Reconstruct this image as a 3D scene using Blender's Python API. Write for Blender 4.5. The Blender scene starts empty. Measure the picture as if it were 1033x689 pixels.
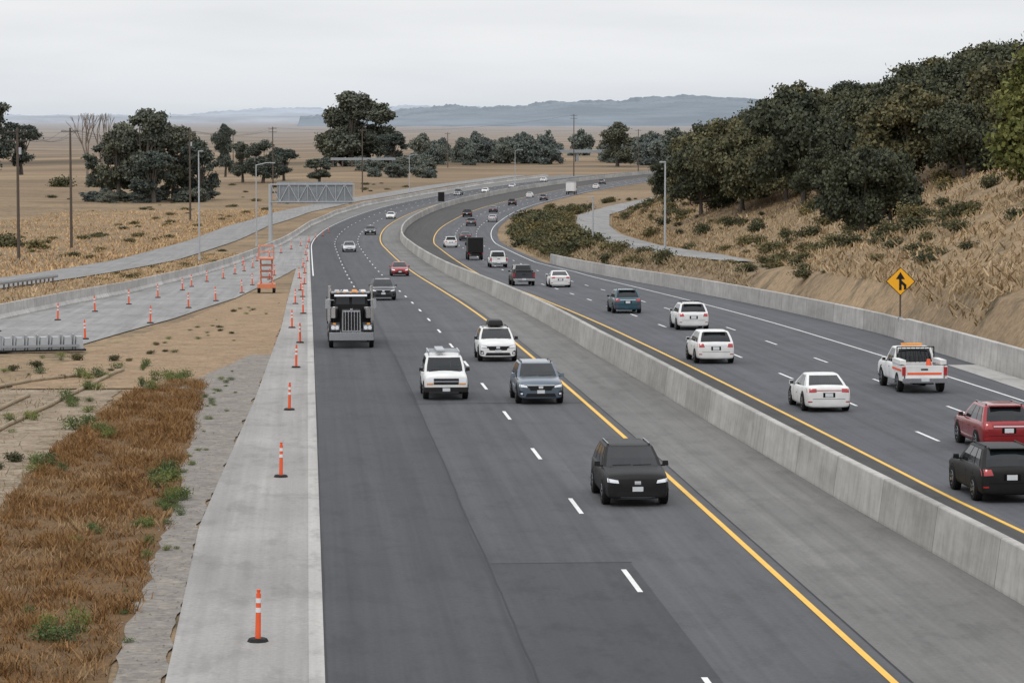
import bpy, bmesh, math, random
import numpy as np
from mathutils import Vector, Matrix
from mathutils.bvhtree import BVHTree
random.seed(7); rng=np.random.default_rng(7)
scene=bpy.context.scene
CAMZ=10.4
# ------------------------------------------------------------------ road geometry
_Y=np.array([-300,0,57,86,123,150,193,253,310,373,477,600,800,2000,40000.])
_H=np.array([8.0,10.4,10.95,11.2,11.7,12.1,13.0,14.8,16.6,18.1,20.0,21.2,22,22,22.])
_g=np.arange(-300,2400,2.0)
_h=np.interp(_g,_Y,_H)
k=np.ones(31)/31
_hs=np.convolve(np.pad(_h,15,mode='edge'),k,mode='valid')
def zr(Y): return CAMZ-np.interp(Y,_g,_hs)
def slope(Y): return 4.8e-4*np.clip(np.asarray(Y,float)-430,0,900)
def Xr(Y):
    Y=np.asarray(Y,float); a=np.clip(Y-430,0,900); b=np.clip(Y-1330,0,None)
    return 11.3+2.4e-4*a*a+b*0.432
def pos(Y,off,dz=0.0):
    s=slope(Y); n=np.sqrt(1+s*s)
    return (float(Xr(Y)+off/n), float(Y-off*s/n), float(zr(Y)+dz))
def F(ys,vs): return lambda Y: np.interp(Y,ys,vs)
barO=F([0,66,85,112,150,400,600,1300],[5.6,4.8,4.25,3.8,3.35,3.1,3.6,5])
yR=F([0,70,85,120,160,210,300,450,600,800,1000],[8.6,8.0,7.5,7.1,6.7,6.4,6.4,8,11.5,15,17])
wallO=F([0,100,166,238,355,450,600,800,1000],[20.6,20.8,21.5,20.2,17.4,18.6,22.5,26.5,29])
sideX=F([-100,150,215,250,300,350,420,480,560,630,705,760,1000],[35,36,37.5,39.0,39.7,39.6,42,46.7,55,68,86,101,175])
lbX=F([60,140,189,243,342,450,560,640,715,820,955,1100],[-46,-27,-19.9,-14.8,-9.3,-4,0.5,6,14,31,58,94])
frX=F([100,200,273,370,470,560,660,760,930,1100],[-50,-36,-28.7,-20,-15,-11.0,-3,10,41,80])
def G(X,Y):
    X=np.asarray(X,float);Y=np.asarray(Y,float)
    s=slope(Y); off=(X-Xr(Y))/np.sqrt(1+s*s); Yp=Y+off*s*0.95
    Yp=np.clip(Yp,-300,50000)
    base=zr(Yp)
    offs=sideX(Y)-Xr(Y)
    w0=wallO(Y)+2.0
    shelf=np.interp(Y,[225,262],[-2.0,5.0])
    t=np.clip((off-w0)/np.maximum(offs-4.5-w0,1.0),0,1); t=t*t*(3-2*t)
    d=np.maximum(off-(offs+shelf),0)
    hill=28*(1-np.exp(-.42*d/28))
    fade=np.clip((980-Y)/260,0,1); fade=fade*fade*(3-2*fade)
    bump=(np.sin(X*.11+Y*.05)+np.sin(X*.045-Y*.083+1.3)+.6*np.sin(X*.31+Y*.22))*.55*np.clip(d/15,0,1)
    out=base+(2.0*t+hill+bump)*fade-0.06
    m=np.clip((-off-60)/60,0,1)
    out=out+m*.5*(np.sin(X*.05)+np.sin(Y*.037))
    return out
def Gf(X,Y): return float(G(X,Y))
# ------------------------------------------------------------------ materials
def newmat(name):
    m=bpy.data.materials.new(name); m.use_nodes=True
    nt=m.node_tree; b=nt.nodes['Principled BSDF']
    return m,nt,b
def N(nt,t,**kw):
    n=nt.nodes.new(t)
    for k_,v in kw.items(): setattr(n,k_,v)
    return n
def noise(nt,vec,scale,detail=4,rough=.55):
    n=N(nt,'ShaderNodeTexNoise'); n.inputs['Scale'].default_value=scale
    n.inputs['Detail'].default_value=detail; n.inputs['Roughness'].default_value=rough
    if vec is not None: nt.links.new(vec,n.inputs['Vector'])
    return n.outputs['Fac']
def ramp(nt,fac,stops,interp='LINEAR'):
    r=N(nt,'ShaderNodeValToRGB'); r.color_ramp.interpolation=interp
    e=r.color_ramp.elements
    while len(e)<len(stops): e.new(.5)
    for i,(p,c) in enumerate(stops):
        e[i].position=p
        e[i].color=(c[0],c[1],c[2],1) if isinstance(c,(tuple,list)) else (c,c,c,1)
    nt.links.new(fac,r.inputs['Fac']); return r.outputs['Color']
def mix(nt,fac,a,b,bt='MIX'):
    n=N(nt,'ShaderNodeMix',data_type='RGBA',blend_type=bt)
    for s,v in ((0,fac),(6,a),(7,b)):
        if isinstance(v,(int,float)): n.inputs[s].default_value=v
        elif isinstance(v,tuple): n.inputs[s].default_value=(v[0],v[1],v[2],1)
        else: nt.links.new(v,n.inputs[s])
    return n.outputs[2]
def mapv(nt,vec,sc):
    n=N(nt,'ShaderNodeMapping'); n.inputs['Scale'].default_value=sc
    nt.links.new(vec,n.inputs['Vector']); return n.outputs[0]
def mrange(nt,v,a,b,c=0,d=1):
    n=N(nt,'ShaderNodeMapRange'); nt.links.new(v,n.inputs[0])
    for i,x in enumerate((a,b,c,d)): n.inputs[i+1].default_value=x
    return n.outputs[0]
def math_(nt,op,a,b=0.0):
    n=N(nt,'ShaderNodeMath',operation=op)
    for i,v in enumerate((a,b)):
        if isinstance(v,(int,float)): n.inputs[i].default_value=v
        else: nt.links.new(v,n.inputs[i])
    return n.outputs[0]
def bump(nt,b,h,strength=.3,dist=.05):
    n=N(nt,'ShaderNodeBump'); n.inputs['Strength'].default_value=strength; n.inputs['Distance'].default_value=dist
    nt.links.new(h,n.inputs['Height']); nt.links.new(n.outputs[0],b.inputs['Normal'])
def geo(nt): return N(nt,'ShaderNodeNewGeometry').outputs['Position']
def plain(name,c,rough=.6,metal=0,var=.12,scale=3.0,coat=0,spec=.5):
    m,nt,b=newmat(name)
    tc=N(nt,'ShaderNodeTexCoord').outputs['Object']
    f=noise(nt,tc,scale,2)
    c=tuple(c)
    col=mix(nt,f,tuple(x*(1-var) for x in c),tuple(min(1,x*(1+var)) for x in c))
    nt.links.new(col,b.inputs['Base Color'])
    b.inputs['Roughness'].default_value=rough; b.inputs['Metallic'].default_value=metal
    b.inputs['Coat Weight'].default_value=coat; b.inputs['Coat Roughness'].default_value=.06
    b.inputs['Specular IOR Level'].default_value=spec
    return m
def asphalt(name,base,rampstops=None,streak=.25,patch=.15,rough=.85,stain=.25):
    m,nt,b=newmat(name)
    uv=N(nt,'ShaderNodeUVMap').outputs[0]
    p=geo(nt)
    fine=noise(nt,p,9,3,.7); big=noise(nt,p,.12,3); st=noise(nt,mapv(nt,uv,(1.6,.018,1)),1.0,3,.6)
    st2=noise(nt,mapv(nt,uv,(6,.05,1)),1.0,3,.6)
    blot=noise(nt,mapv(nt,uv,(.9,.35,1)),1.0,4,.7)
    if rampstops:
        sx=N(nt,'ShaderNodeSeparateXYZ'); nt.links.new(uv,sx.inputs[0])
        wob=math_(nt,'MULTIPLY',math_(nt,'SUBTRACT',noise(nt,mapv(nt,uv,(0,.06,0)),1.0,2),.5),.30)
        u=math_(nt,'ADD',sx.outputs[0],wob)
        t=mrange(nt,u,-12,6)
        col=ramp(nt,t,[((x+12)/18,c) for x,c in rampstops])
    else:
        col=mix(nt,0.0,base,base)
    def mult(c,f,lo,hi,a=.3,z=.7):
        return mix(nt,1.0,c,ramp(nt,f,[(a,lo),(z,hi)]),'MULTIPLY')
    col=mult(col,st,1-streak,1)
    col=mult(col,st2,1-streak*.5,1.0)
    col=mult(col,big,1-patch,1.0)
    col=mult(col,blot,1-stain,1.0,.36,.50)
    col=mult(col,fine,.80,1.0)
    nt.links.new(col,b.inputs['Base Color'])
    b.inputs['Roughness'].default_value=rough; b.inputs['Specular IOR Level'].default_value=.35
    bump(nt,b,fine,.15,.01)
    return m
M={}
M['roadL']=asphalt('asphalt_new',(.06,.06,.065),[(-11.2,(.080,.083,.092)),(-7.1,(.078,.081,.090)),(-6.95,(.056,.057,.063)),(-6.8,(.098,.101,.111)),(-3.5,(.098,.101,.111)),(-3.3,(.120,.122,.131)),(0,(.124,.125,.132))],streak=.26,stain=.16)
M['shL']=asphalt('asphalt_shoulder',(.24,.235,.225),streak=.25,patch=.25,stain=.18)
M['shR']=asphalt('asphalt_dark',(.080,.078,.076),streak=.3)
M['roadR']=asphalt('asphalt_right',(.122,.127,.141),streak=.32,stain=.15)
M['patch']=asphalt('asphalt_patch',(.070,.072,.079),streak=.18)
M['seam']=asphalt('asphalt_seam',(.050,.050,.055),streak=.3)
M['conc_sh']=asphalt('concrete_shoulder',(.42,.405,.385),streak=.2,patch=.25,stain=.18)
M['conc_lt']=asphalt('concrete_light',(.53,.515,.49),streak=.2,patch=.15)
M['detour']=asphalt('worn_pavement',(.38,.375,.365),streak=.25,patch=.25)
M['front']=asphalt('frontage_pavement',(.32,.315,.31),streak=.2,patch=.2)
M['white']=plain('white_road_paint',(.70,.70,.69),.6,var=.2,scale=2)
M['yellow']=plain('yellow_road_paint',(.76,.44,.05),.6,var=.15,scale=1.5)
def barriermat(name,base,L):
    m,nt,b=newmat(name)
    uv=N(nt,'ShaderNodeUVMap').outputs[0]; p=geo(nt)
    sx=N(nt,'ShaderNodeSeparateXYZ'); nt.links.new(uv,sx.inputs[0])
    v=math_(nt,'DIVIDE',sx.outputs[1],L); fl=math_(nt,'FLOOR',v); fr=math_(nt,'FRACT',v)
    wn=N(nt,'ShaderNodeTexWhiteNoise',noise_dimensions='1D'); nt.links.new(fl,wn.inputs['W'])
    col=mix(nt,wn.outputs[0],tuple(x*.80 for x in base),tuple(x*1.08 for x in base))
    col=mix(nt,1.0,col,ramp(nt,noise(nt,mapv(nt,p,(1,.25,1)),1.2,4,.65),[(.3,.72),(.7,1.0)]),'MULTIPLY')
    col=mix(nt,1.0,col,ramp(nt,noise(nt,mapv(nt,uv,(.6,2.2,1)),1.0,4,.7),[(.35,.75),(.6,1.0)]),'MULTIPLY')
    j=ramp(nt,fr,[(0,.40),(.014,1.0)])
    col=mix(nt,1.0,col,j,'MULTIPLY')
    nt.links.new(col,b.inputs['Base Color']); b.inputs['Roughness'].default_value=.85
    return m
M['bar']=barriermat('concrete_barrier_mat',(.49,.475,.44),6.1)
M['krail']=barriermat('k_rail_mat',(.60,.585,.555),6.1)
M['wall']=barriermat('concrete_wall_mat',(.54,.525,.495),9.0)
def groundmat():
    m,nt,b=newmat('dry_ground')
    p=geo(nt); sx=N(nt,'ShaderNodeSeparateXYZ'); nt.links.new(p,sx.inputs[0])
    n1=noise(nt,p,.035,4,.6); n2=noise(nt,p,.35,4,.65); n3=noise(nt,p,2.5,3,.7)
    c=mix(nt,ramp(nt,n1,[(.35,0.0),(.65,1.0)]),(.345,.25,.155),(.225,.165,.108))
    c=mix(nt,ramp(nt,n2,[(.50,0.0),(.66,.8)]),c,(.13,.11,.072))
    c=mix(nt,1.0,c,ramp(nt,n3,[(.3,.62),(.7,1.1)]),'MULTIPLY')
    b1=noise(nt,mapv(nt,p,(.0016,.006,0)),1.0,4,.6)
    b2=noise(nt,mapv(nt,p,(.006,.03,0)),1.0,4,.6)
    mc=ramp(nt,b1,[(.32,(.10,.082,.060)),(.44,(.195,.143,.095)),(.56,(.29,.215,.142)),(.7,(.13,.112,.082))])
    mc=mix(nt,1.0,mc,ramp(nt,b2,[(.3,.5),(.65,1.12)]),'MULTIPLY')
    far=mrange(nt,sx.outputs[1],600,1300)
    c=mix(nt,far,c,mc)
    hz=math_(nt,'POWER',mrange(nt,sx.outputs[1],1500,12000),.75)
    c=mix(nt,hz,c,(.33,.345,.375))  # aerial haze painted into the ground colour, stronger with distance
    nt.links.new(c,b.inputs['Base Color']); b.inputs['Roughness'].default_value=1
    b.inputs['Specular IOR Level'].default_value=.1
    bump(nt,b,n3,.4,.1)
    return m
M['ground']=groundmat()
def dirt(name,a,bc,dark=None,sc=.5,bs=.8,bd=.08):
    m,nt,b=newmat(name); p=geo(nt)
    n1=noise(nt,p,sc,4,.65); n3=noise(nt,p,5,4,.75)
    c=mix(nt,ramp(nt,n1,[(.35,0.0),(.65,1.0)]),a,bc)
    if dark: c=mix(nt,ramp(nt,noise(nt,p,1.3,4,.7),[(.50,0.0),(.62,.8)]),c,dark)
    c=mix(nt,1.0,c,ramp(nt,n3,[(.3,.62),(.7,1.12)]),'MULTIPLY')
    nt.links.new(c,b.inputs['Base Color']); b.inputs['Roughness'].default_value=1
    b.inputs['Specular IOR Level'].default_value=.1
    bump(nt,b,n3,bs,bd); return m
M['dirt']=dirt('graded_dirt',(.39,.28,.18),(.31,.215,.135),(.24,.185,.13))
M['sand']=dirt('sandy_soil',(.37,.30,.225),(.27,.21,.15),(.17,.135,.09))
M['gravel']=dirt('gravel_mat',(.27,.25,.225),(.21,.19,.17),(.30,.27,.23),1.2,.4,.03)
M['weedsoil']=dirt('weed_soil',(.19,.12,.065),(.14,.09,.05),None)
def leafmat(name,a,bc,haze=0.0,hz=(.36,.40,.43),sc=.45,pal=None):
    m,nt,b=newmat(name); p=geo(nt)
    g=N(nt,'ShaderNodeNewGeometry')
    f=math_(nt,'ADD',math_(nt,'MULTIPLY',noise(nt,p,sc,2),.9),math_(nt,'MULTIPLY',g.outputs['Random Per Island'],.45))
    oi=N(nt,'ShaderNodeObjectInfo').outputs['Random']
    c=ramp(nt,f,[(.38,a),(.95,bc)])
    c=mix(nt,1.0,c,ramp(nt,oi,[(0,(.55,.62,.62)),(.5,(.95,.95,.9)),(1,(1.45,1.25,1.0))]),'MULTIPLY')
    if pal: c=mix(nt,ramp(nt,noise(nt,p,.33,3,.6),[(.52,0.0),(.66,.7)]),c,pal)
    if haze: c=mix(nt,haze,c,hz)  # aerial haze blended into the leaf base colour
    nt.links.new(c,b.inputs['Base Color']); b.inputs['Roughness'].default_value=.8
    b.inputs['Specular IOR Level'].default_value=.15
    return m
M['leaf']=leafmat('oak_leaves',(.028,.035,.018),(.125,.123,.062),.05)
M['leafg']=leafmat('live_oak_leaves',(.045,.062,.022),(.15,.17,.07))
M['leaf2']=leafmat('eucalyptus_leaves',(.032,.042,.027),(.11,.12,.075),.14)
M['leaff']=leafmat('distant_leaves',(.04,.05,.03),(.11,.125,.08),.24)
M['brush']=leafmat('brush_leaves',(.045,.050,.026),(.17,.155,.085))
M['green']=leafmat('weed_leaves',(.07,.10,.035),(.16,.20,.08))
M['rust']=leafmat('dry_weed_stems',(.15,.072,.028),(.42,.225,.095),sc=1.1,pal=(.36,.25,.14))
M['straw']=leafmat('straw_blades',(.21,.155,.095),(.45,.345,.225))
M['bark']=plain('bark',(.10,.085,.07),.9,var=.3)
M['deadwood']=plain('dead_wood',(.20,.17,.145),.9,var=.2)
M['pole']=plain('weathered_wood',(.09,.07,.055),.9,var=.3)
M['galv']=plain('galvanised_steel',(.42,.44,.46),.5,.3)
M['galvd']=plain('steel_panel_back',(.30,.32,.34),.5,.3)
M['orange']=plain('orange_plastic',(.78,.11,.03),.5)
M['orange2']=plain('orange_machine_paint',(.60,.20,.10),.5)
M['rubber']=plain('black_rubber',(.02,.02,.02),.75,spec=.2)
M['refl']=plain('reflective_white',(.70,.70,.70),.4)
M['glass']=plain('car_glass',(.010,.013,.015),.05,0,spec=.45)
M['chrome']=plain('chrome',(.62,.63,.65),.18,1,var=.03)
M['trim']=plain('black_trim',(.014,.014,.015),.5,spec=.22)
M['gap']=plain('shut_line',(.006,.006,.006),.9,spec=.1)
M['tyre']=plain('tyre',(.015,.015,.015),.85,spec=.2)
M['rim']=plain('alloy_rim',(.30,.31,.33),.3,.8)
M['lamp']=plain('headlamp_lens',(.78,.81,.85),.12,0,coat=1)
M['tail']=plain('tail_lamp',(.38,.012,.012),.2,coat=1)
M['amber']=plain('amber_lamp',(.8,.3,.03),.25)
M['plate']=plain('number_plate',(.58,.60,.62),.5)
M['signy']=plain('sign_orange_yellow',(.90,.42,.01),.45,var=.04)
M['black']=plain('black_paint',(.010,.010,.010),.5,spec=.25)
M['wattle']=plain('straw_wattle_mat',(.30,.235,.155),.95,var=.3,scale=12)
def paint(name,c,metal=.25): 
    if name not in M: M[name]=plain('paint_'+name,c,.3,metal,var=.03,coat=.35 if name=='black' else .6,spec=.4 if name=='black' else .5)
    return M[name]
# ------------------------------------------------------------------ mesh helper
def link(ob,parent=None):
    scene.collection.objects.link(ob)
    if parent is not None: ob.parent=parent
    return ob
class MB:
    def __init__(s): s.v=[];s.f=[];s.m=[];s.mats=[];s.uv=None
    def mi(s,mat):
        if mat not in s.mats: s.mats.append(mat)
        return s.mats.index(mat)
    def add(s,vs,fs,mat):
        b=len(s.v); s.v+= [tuple(x) for x in vs]; i=s.mi(mat)
        for f in fs: s.f.append(tuple(b+j for j in f)); s.m.append(i)
    def box(s,c,d,mat,top=(1,1),sh=(0,0),rz=0):
        cx,cy,cz=c; x,y,z=d[0]/2,d[1]/2,d[2]/2
        vs=[]
        for zz,t,o in ((-z,(1,1),(0,0)),(z,top,sh)):
            for a,b in ((-1,-1),(1,-1),(1,1),(-1,1)):
                px,py=a*x*t[0]+o[0],b*y*t[1]+o[1]
                if rz: px,py=px*math.cos(rz)-py*math.sin(rz),px*math.sin(rz)+py*math.cos(rz)
                vs.append((cx+px,cy+py,cz+zz))
        s.add(vs,[(3,2,1,0),(4,5,6,7),(0,1,5,4),(1,2,6,5),(2,3,7,6),(3,0,4,7)],mat)
    def tube(s,p0,p1,r0,r1,mat,seg=8,cap=True):
        p0=Vector(p0);p1=Vector(p1);d=(p1-p0)
        if d.length<1e-6:return
        d.normalize(); a=d.orthogonal().normalized(); b=d.cross(a)
        vs=[]
        for p,r in((p0,r0),(p1,r1)):
            for i in range(seg):
                t=2*math.pi*i/seg; vs.append(p+a*math.cos(t)*r+b*math.sin(t)*r)
        fs=[(i,(i+1)%seg,seg+(i+1)%seg,seg+i) for i in range(seg)]
        if cap: fs+= [tuple(range(seg-1,-1,-1)),tuple(range(seg,2*seg))]
        s.add(vs,fs,mat)
    def prism(s,pts,off,mat):
        o=Vector(off);n=len(pts); vs=[Vector(p) for p in pts]+[Vector(p)+o for p in pts]
        fs=[tuple(range(n-1,-1,-1)),tuple(range(n,2*n))]+[(i,(i+1)%n,n+(i+1)%n,n+i) for i in range(n)]
        s.add(vs,fs,mat)
    def loft(s,rings,mat,caps=True):
        n=len(rings[0]); vs=[p for r in rings for p in r]; fs=[]
        for k_ in range(len(rings)-1):
            for i in range(n):
                j=(i+1)%n; fs.append((k_*n+i,k_*n+j,(k_+1)*n+j,(k_+1)*n+i))
        if caps: fs+=[tuple(range(n-1,-1,-1)),tuple((len(rings)-1)*n+i for i in range(n))]
        s.add(vs,fs,mat)
    def mesh(s,name,smooth=False,recalc=True):
        me=bpy.data.meshes.new(name); me.from_pydata(s.v,[],s.f)
        for m in s.mats: me.materials.append(m)
        me.polygons.foreach_set('material_index',s.m)
        if recalc:
            bm=bmesh.new(); bm.from_mesh(me); bmesh.ops.recalc_face_normals(bm,faces=bm.faces); bm.to_mesh(me); bm.free()
        if smooth: me.polygons.foreach_set('use_smooth',[True]*len(me.polygons))
        me.update(); return me
    def obj(s,name,parent=None,smooth=False,recalc=True):
        return link(bpy.data.objects.new(name,s.mesh(name,smooth,recalc)),parent)
def sheet(name,rows,uvs,mat,smooth=True):
    n=len(rows[0]); v=[p for r in rows for p in r]; uvf=[q for r in uvs for q in r]
    f=[(a*n+i,a*n+i+1,(a+1)*n+i+1,(a+1)*n+i) for a in range(len(rows)-1) for i in range(n-1)]
    me=bpy.data.meshes.new(name); me.from_pydata(v,[],f); me.materials.append(mat)
    ul=me.uv_layers.new(name='UVMap'); li=np.empty(len(me.loops),int); me.loops.foreach_get('vertex_index',li)
    ul.data.foreach_set('uv',np.array(uvf,float)[li].ravel())
    if smooth: me.polygons.foreach_set('use_smooth',[True]*len(me.polygons))
    return link(bpy.data.objects.new(name,me))
def Yl(a,b):
    out=[a]
    while out[-1]<b:
        out.append(min(b,out[-1]+(4 if out[-1]<600 else 8)))
    return out
def ribbon(name,fa,fb,y0,y1,dz,mat,n=3):
    fa_=fa if callable(fa) else (lambda Y:fa); fb_=fb if callable(fb) else (lambda Y:fb)
    R=[];U=[]
    for Y in Yl(y0,y1):
        a,b=float(fa_(Y)),float(fb_(Y)); r=[];u=[]
        for i in range(n):
            o=a+(b-a)*i/(n-1); r.append(pos(Y,o,dz)); u.append((o,Y))
        R.append(r);U.append(u)
    return sheet(name,R,U,mat)
def strip(name,xa,xb,y0,y1,dz,mat,n=4,jit=0):
    R=[];U=[]
    ys=Yl(y0,y1) if not jit else list(np.arange(y0,y1+.01,.6))
    ja=jb=0
    for Y in ys:
        if jit:
            ja=.7*ja+random.uniform(-jit,jit); jb=.7*jb+random.uniform(-jit,jit)
        a,b=float(xa(Y))+ja,float(xb(Y))+jb; r=[];u=[]
        for i in range(n):
            x=a+(b-a)*i/(n-1); r.append((x,Y,Gf(x,Y)+.06+dz)); u.append((x,Y))
        R.append(r);U.append(u)
    return sheet(name,R,U,mat)
# ------------------------------------------------------------------ ground
def grow(a,b,step,f):
    out=[a]
    while out[-1]<b: out.append(out[-1]+step); step*=f
    return out
xs=sorted(set([-v for v in grow(60,22000,4,1.14)]+list(np.arange(-58,170,2.0))+grow(170,22000,4,1.14)))
ys=sorted(set(list(np.arange(-150,1100,5.0))+grow(1100,30000,8,1.08)))
XX,YY=np.meshgrid(xs,ys); ZZ=G(XX,YY)
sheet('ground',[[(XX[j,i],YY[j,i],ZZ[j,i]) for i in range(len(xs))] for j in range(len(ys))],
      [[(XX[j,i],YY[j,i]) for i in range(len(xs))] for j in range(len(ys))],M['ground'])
# ------------------------------------------------------------------ pavements
ribbon('highway_road',-11.0,.35,-60,1330,0,M['roadL'],8)
ribbon('road_shoulder',.35,barO,-60,1330,0,M['shL'],3)
ribbon('road_shoulder',lambda Y:barO(Y)+.55,yR,-60,1330,0,M['shR'],3)
ribbon('highway_road',yR,lambda Y:wallO(Y)+.1,-60,1330,0,M['roadR'],6)
ribbon('asphalt_patch',-6.85,-3.3,-60,72,.004,M['patch'],3)
csl=F([-60,57,80,122,175,300,330],[-2.8,-2.8,-3.0,-2.2,-1.6,-1.4,-1.3])
strip('concrete_shoulder',csl,lambda Y:Xr(Y)-11.0,-60,330,.0,M['conc_sh'],4)
strip('concrete_gutter',lambda Y:Xr(Y)-11.32,lambda Y:Xr(Y)-11.0,-60,420,.008,M['conc_lt'],2)
detN=F([60,150,160,190,228,300,330],[-38,-17.5,-12.2,-8.6,-5.6,-2.6,-1.4])
strip('detour_road',lambda Y:lbX(Y)+.2,detN,100,330,.0,M['detour'],4)
strip('detour_road',lambda Y:lbX(Y)+.2,lambda Y:Xr(Y)-11.0,330,500,.0,M['detour'],4)
ribbon('road_shoulder',lambda Y:(lbX(Y)-Xr(Y))/math.sqrt(1+float(slope(Y))**2)+.2,-11.0,500,1100,.0,M['shL'],3)
strip('frontage_road',lambda Y:frX(Y)-4.2,lambda Y:frX(Y)+3.6,100,1100,.05,M['front'],4)
strip('side_road',lambda Y:sideX(Y)-3.0+max(0,(300-Y)*.05),lambda Y:sideX(Y)+3.0-max(0,(300-Y)*.05),262,760,.10,M['detour'],4)
strip('dirt',F([40,133,150,190,240],[-12,-13,-11.5,-7.6,-4.7]),csl,128,240,-.02,M['dirt'],8,.08)
strip('dirt',lambda Y:-30+0*Y,lambda Y:-8.2+0*Y,40,128,-.03,M['sand'],12,.1)
strip('gravel_verge',F([-60,57,68,84,110,128,150],[-3.8,-3.9,-3.8,-3.9,-4.2,-5.6,-3.0]),csl,-60,150,-.012,M['gravel'],4,.09)
strip('weed_bed',F([40,57,79,101,125,131],[-10.5,-9.6,-8.9,-8.9,-7.6,-6]),F([40,57,68,84,110,128,131],[-3.9,-3.9,-3.8,-3.8,-4.1,-4.4,-5]),40,131,-.018,M['weedsoil'],6,.08)
# ------------------------------------------------------------------ markings
def marks(name,specs,mat,dz):
    mb=MB()
    for off,y0,y1,w in specs:
        yy=Yl(y0,y1)
        for a,b in zip(yy[:-1],yy[1:]):
            oa=float(off(a)) if callable(off) else off; ob=float(off(b)) if callable(off) else off
            mb.add([pos(a,oa-w/2,dz),pos(a,oa+w/2,dz),pos(b,ob+w/2,dz),pos(b,ob-w/2,dz)],[(0,1,2,3)],mat)
    mb.obj(name,recalc=False)
sp=[]
y=52.5
while y<1200:
    sp.append((-3.6,y,y+3.66,.13))
    if y>200: sp.append((-7.2,y,y+3.66,.13))
    sp.append((lambda Y:yR(Y)+3.6,y+5,y+8.66,.13))
    if y>60: sp.append((lambda Y:yR(Y)+7.2,y+1,y+4.66,.12))
    y+=14.63
sp.append((lambda Y:min(float(yR(Y))+10.9,float(wallO(Y))-1),95,1300,.12))
sp.append((-10.72,300,1300,.13))
marks('lane_markings',sp,M['white'],.010)
marks('yellow_edge_line',[(0,-60,1300,.16),(lambda Y:yR(Y)+.12,-60,1300,.15)],M['yellow'],.012)
mb=MB()
def sealline(off,y0,y1,w,amp):
    yy=np.arange(y0,y1,.8); o=off; P=[]
    for Y in yy:
        o+=random.uniform(-amp,amp)-(o-off)*.05; P.append((Y,o))
    for (a,oa),(b,ob) in zip(P[:-1],P[1:]):
        mb.add([pos(a,oa-w/2,.006),pos(a,oa+w/2,.006),pos(b,ob+w/2,.006),pos(b,ob-w/2,.006)],[(0,1,2,3)],M['seam'])
sealline(-6.87,-20,150,.045,.012); sealline(.36,-60,300,.05,.004); sealline(-10.98,-60,300,.05,.01)
for Y in (72.0,118.5,171):
    for i in range(24):
        o=-6.85+i*.30; oo=o+.30
        if Y==72.0 and oo>-3.25: continue
        mb.add([pos(Y,o,.0065),pos(Y,oo,.0065),pos(Y+.12,oo,.0065),pos(Y+.12,o,.0065)],[(0,1,2,3)],M['seam'])
mb.obj('pavement_seam',recalc=False)
# ------------------------------------------------------------------ barriers
def sweep(name,path,y0,y1,prof,mat,step=6.1):
    R=[];U=[]
    ys=list(np.arange(y0,y1+.01,step/2))
    acc=[0]
    for i in range(1,len(prof)): acc.append(acc[-1]+math.dist(prof[i],prof[i-1]))
    P=[path(Y) for Y in ys]
    for i,Y in enumerate(ys):
        a=P[max(0,i-1)];b=P[min(len(P)-1,i+1)]
        dx,dy=b[0]-a[0],b[1]-a[1];l=math.hypot(dx,dy);nx,ny=dy/l,-dx/l
        R.append([(P[i][0]+nx*o,P[i][1]+ny*o,P[i][2]+z) for o,z in prof]); U.append([(q,Y) for q in acc])
    return sheet(name,R,U,mat,False)
def rp(off,dz=0): return lambda Y: pos(Y,float(off(Y)),dz)
def wp(xf,dz=.06): return lambda Y:(float(xf(Y)),float(Y),Gf(xf(Y),Y)+dz)
med=[(0,-.05),(.0,.06),(.14,1.17),(.165,1.2),(.375,1.2),(.40,1.17),(.54,.06),(.54,-.05)]
sweep('median_barrier',rp(barO),-60,1300,med,M['bar'])
kr=[(-.3,-.1),(-.3,.08),(-.12,.32),(-.08,.95),(.08,.95),(.12,.32),(.3,.08),(.3,-.1)]
sweep('k_rail_barrier',wp(lbX),100,1080,kr,M['krail'])
wl=[(-.2,-.1),(-.12,1.12),(-.09,1.15),(.09,1.15),(.12,1.12),(.2,-.1)]
sweep('retaining_wall',rp(lambda Y:wallO(Y)+.3),157,352,wl,M['wall'])
sweep('retaining_wall',rp(lambda Y:wallO(Y)),60,158,[(-.2,-.1),(-.12,1.27),(-.09,1.3),(.11,1.3),(.14,1.27),(.2,-.1)],M['wall'])
ribbon('concrete_gutter',lambda Y:wallO(Y)-1.7,lambda Y:wallO(Y)-.25,60,139,.015,M['conc_lt'],2)
def guardrail(pts):
    mb=MB()
    for (x0,y0),(x1,y1) in zip(pts[:-1],pts[1:]):
        n=max(1,int(math.dist((x0,y0),(x1,y1))/2))
        for i in range(n):
            t=i/n; t2=(i+1)/n
            a=(x0+(x1-x0)*t,y0+(y1-y0)*t); b=(x0+(x1-x0)*t2,y0+(y1-y0)*t2)
            za,zb=Gf(*a),Gf(*b)
            mb.box((a[0],a[1],za+.35),(.15,.15,.8),M['pole'])
            mb.add([(a[0]+.1,a[1],za+.5),(b[0]+.1,b[1],zb+.5),(b[0]+.14,b[1],zb+.65),(a[0]+.14,a[1],za+.65),(a[0]+.1,a[1],za+.8),(b[0]+.1,b[1],zb+.8)],[(0,1,2,3),(3,2,5,4)],M['galvd'])
    mb.obj('guard_rail')
guardrail([(float(frX(Y))+4.3,Y) for Y in (205,230,255,280)])
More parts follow.
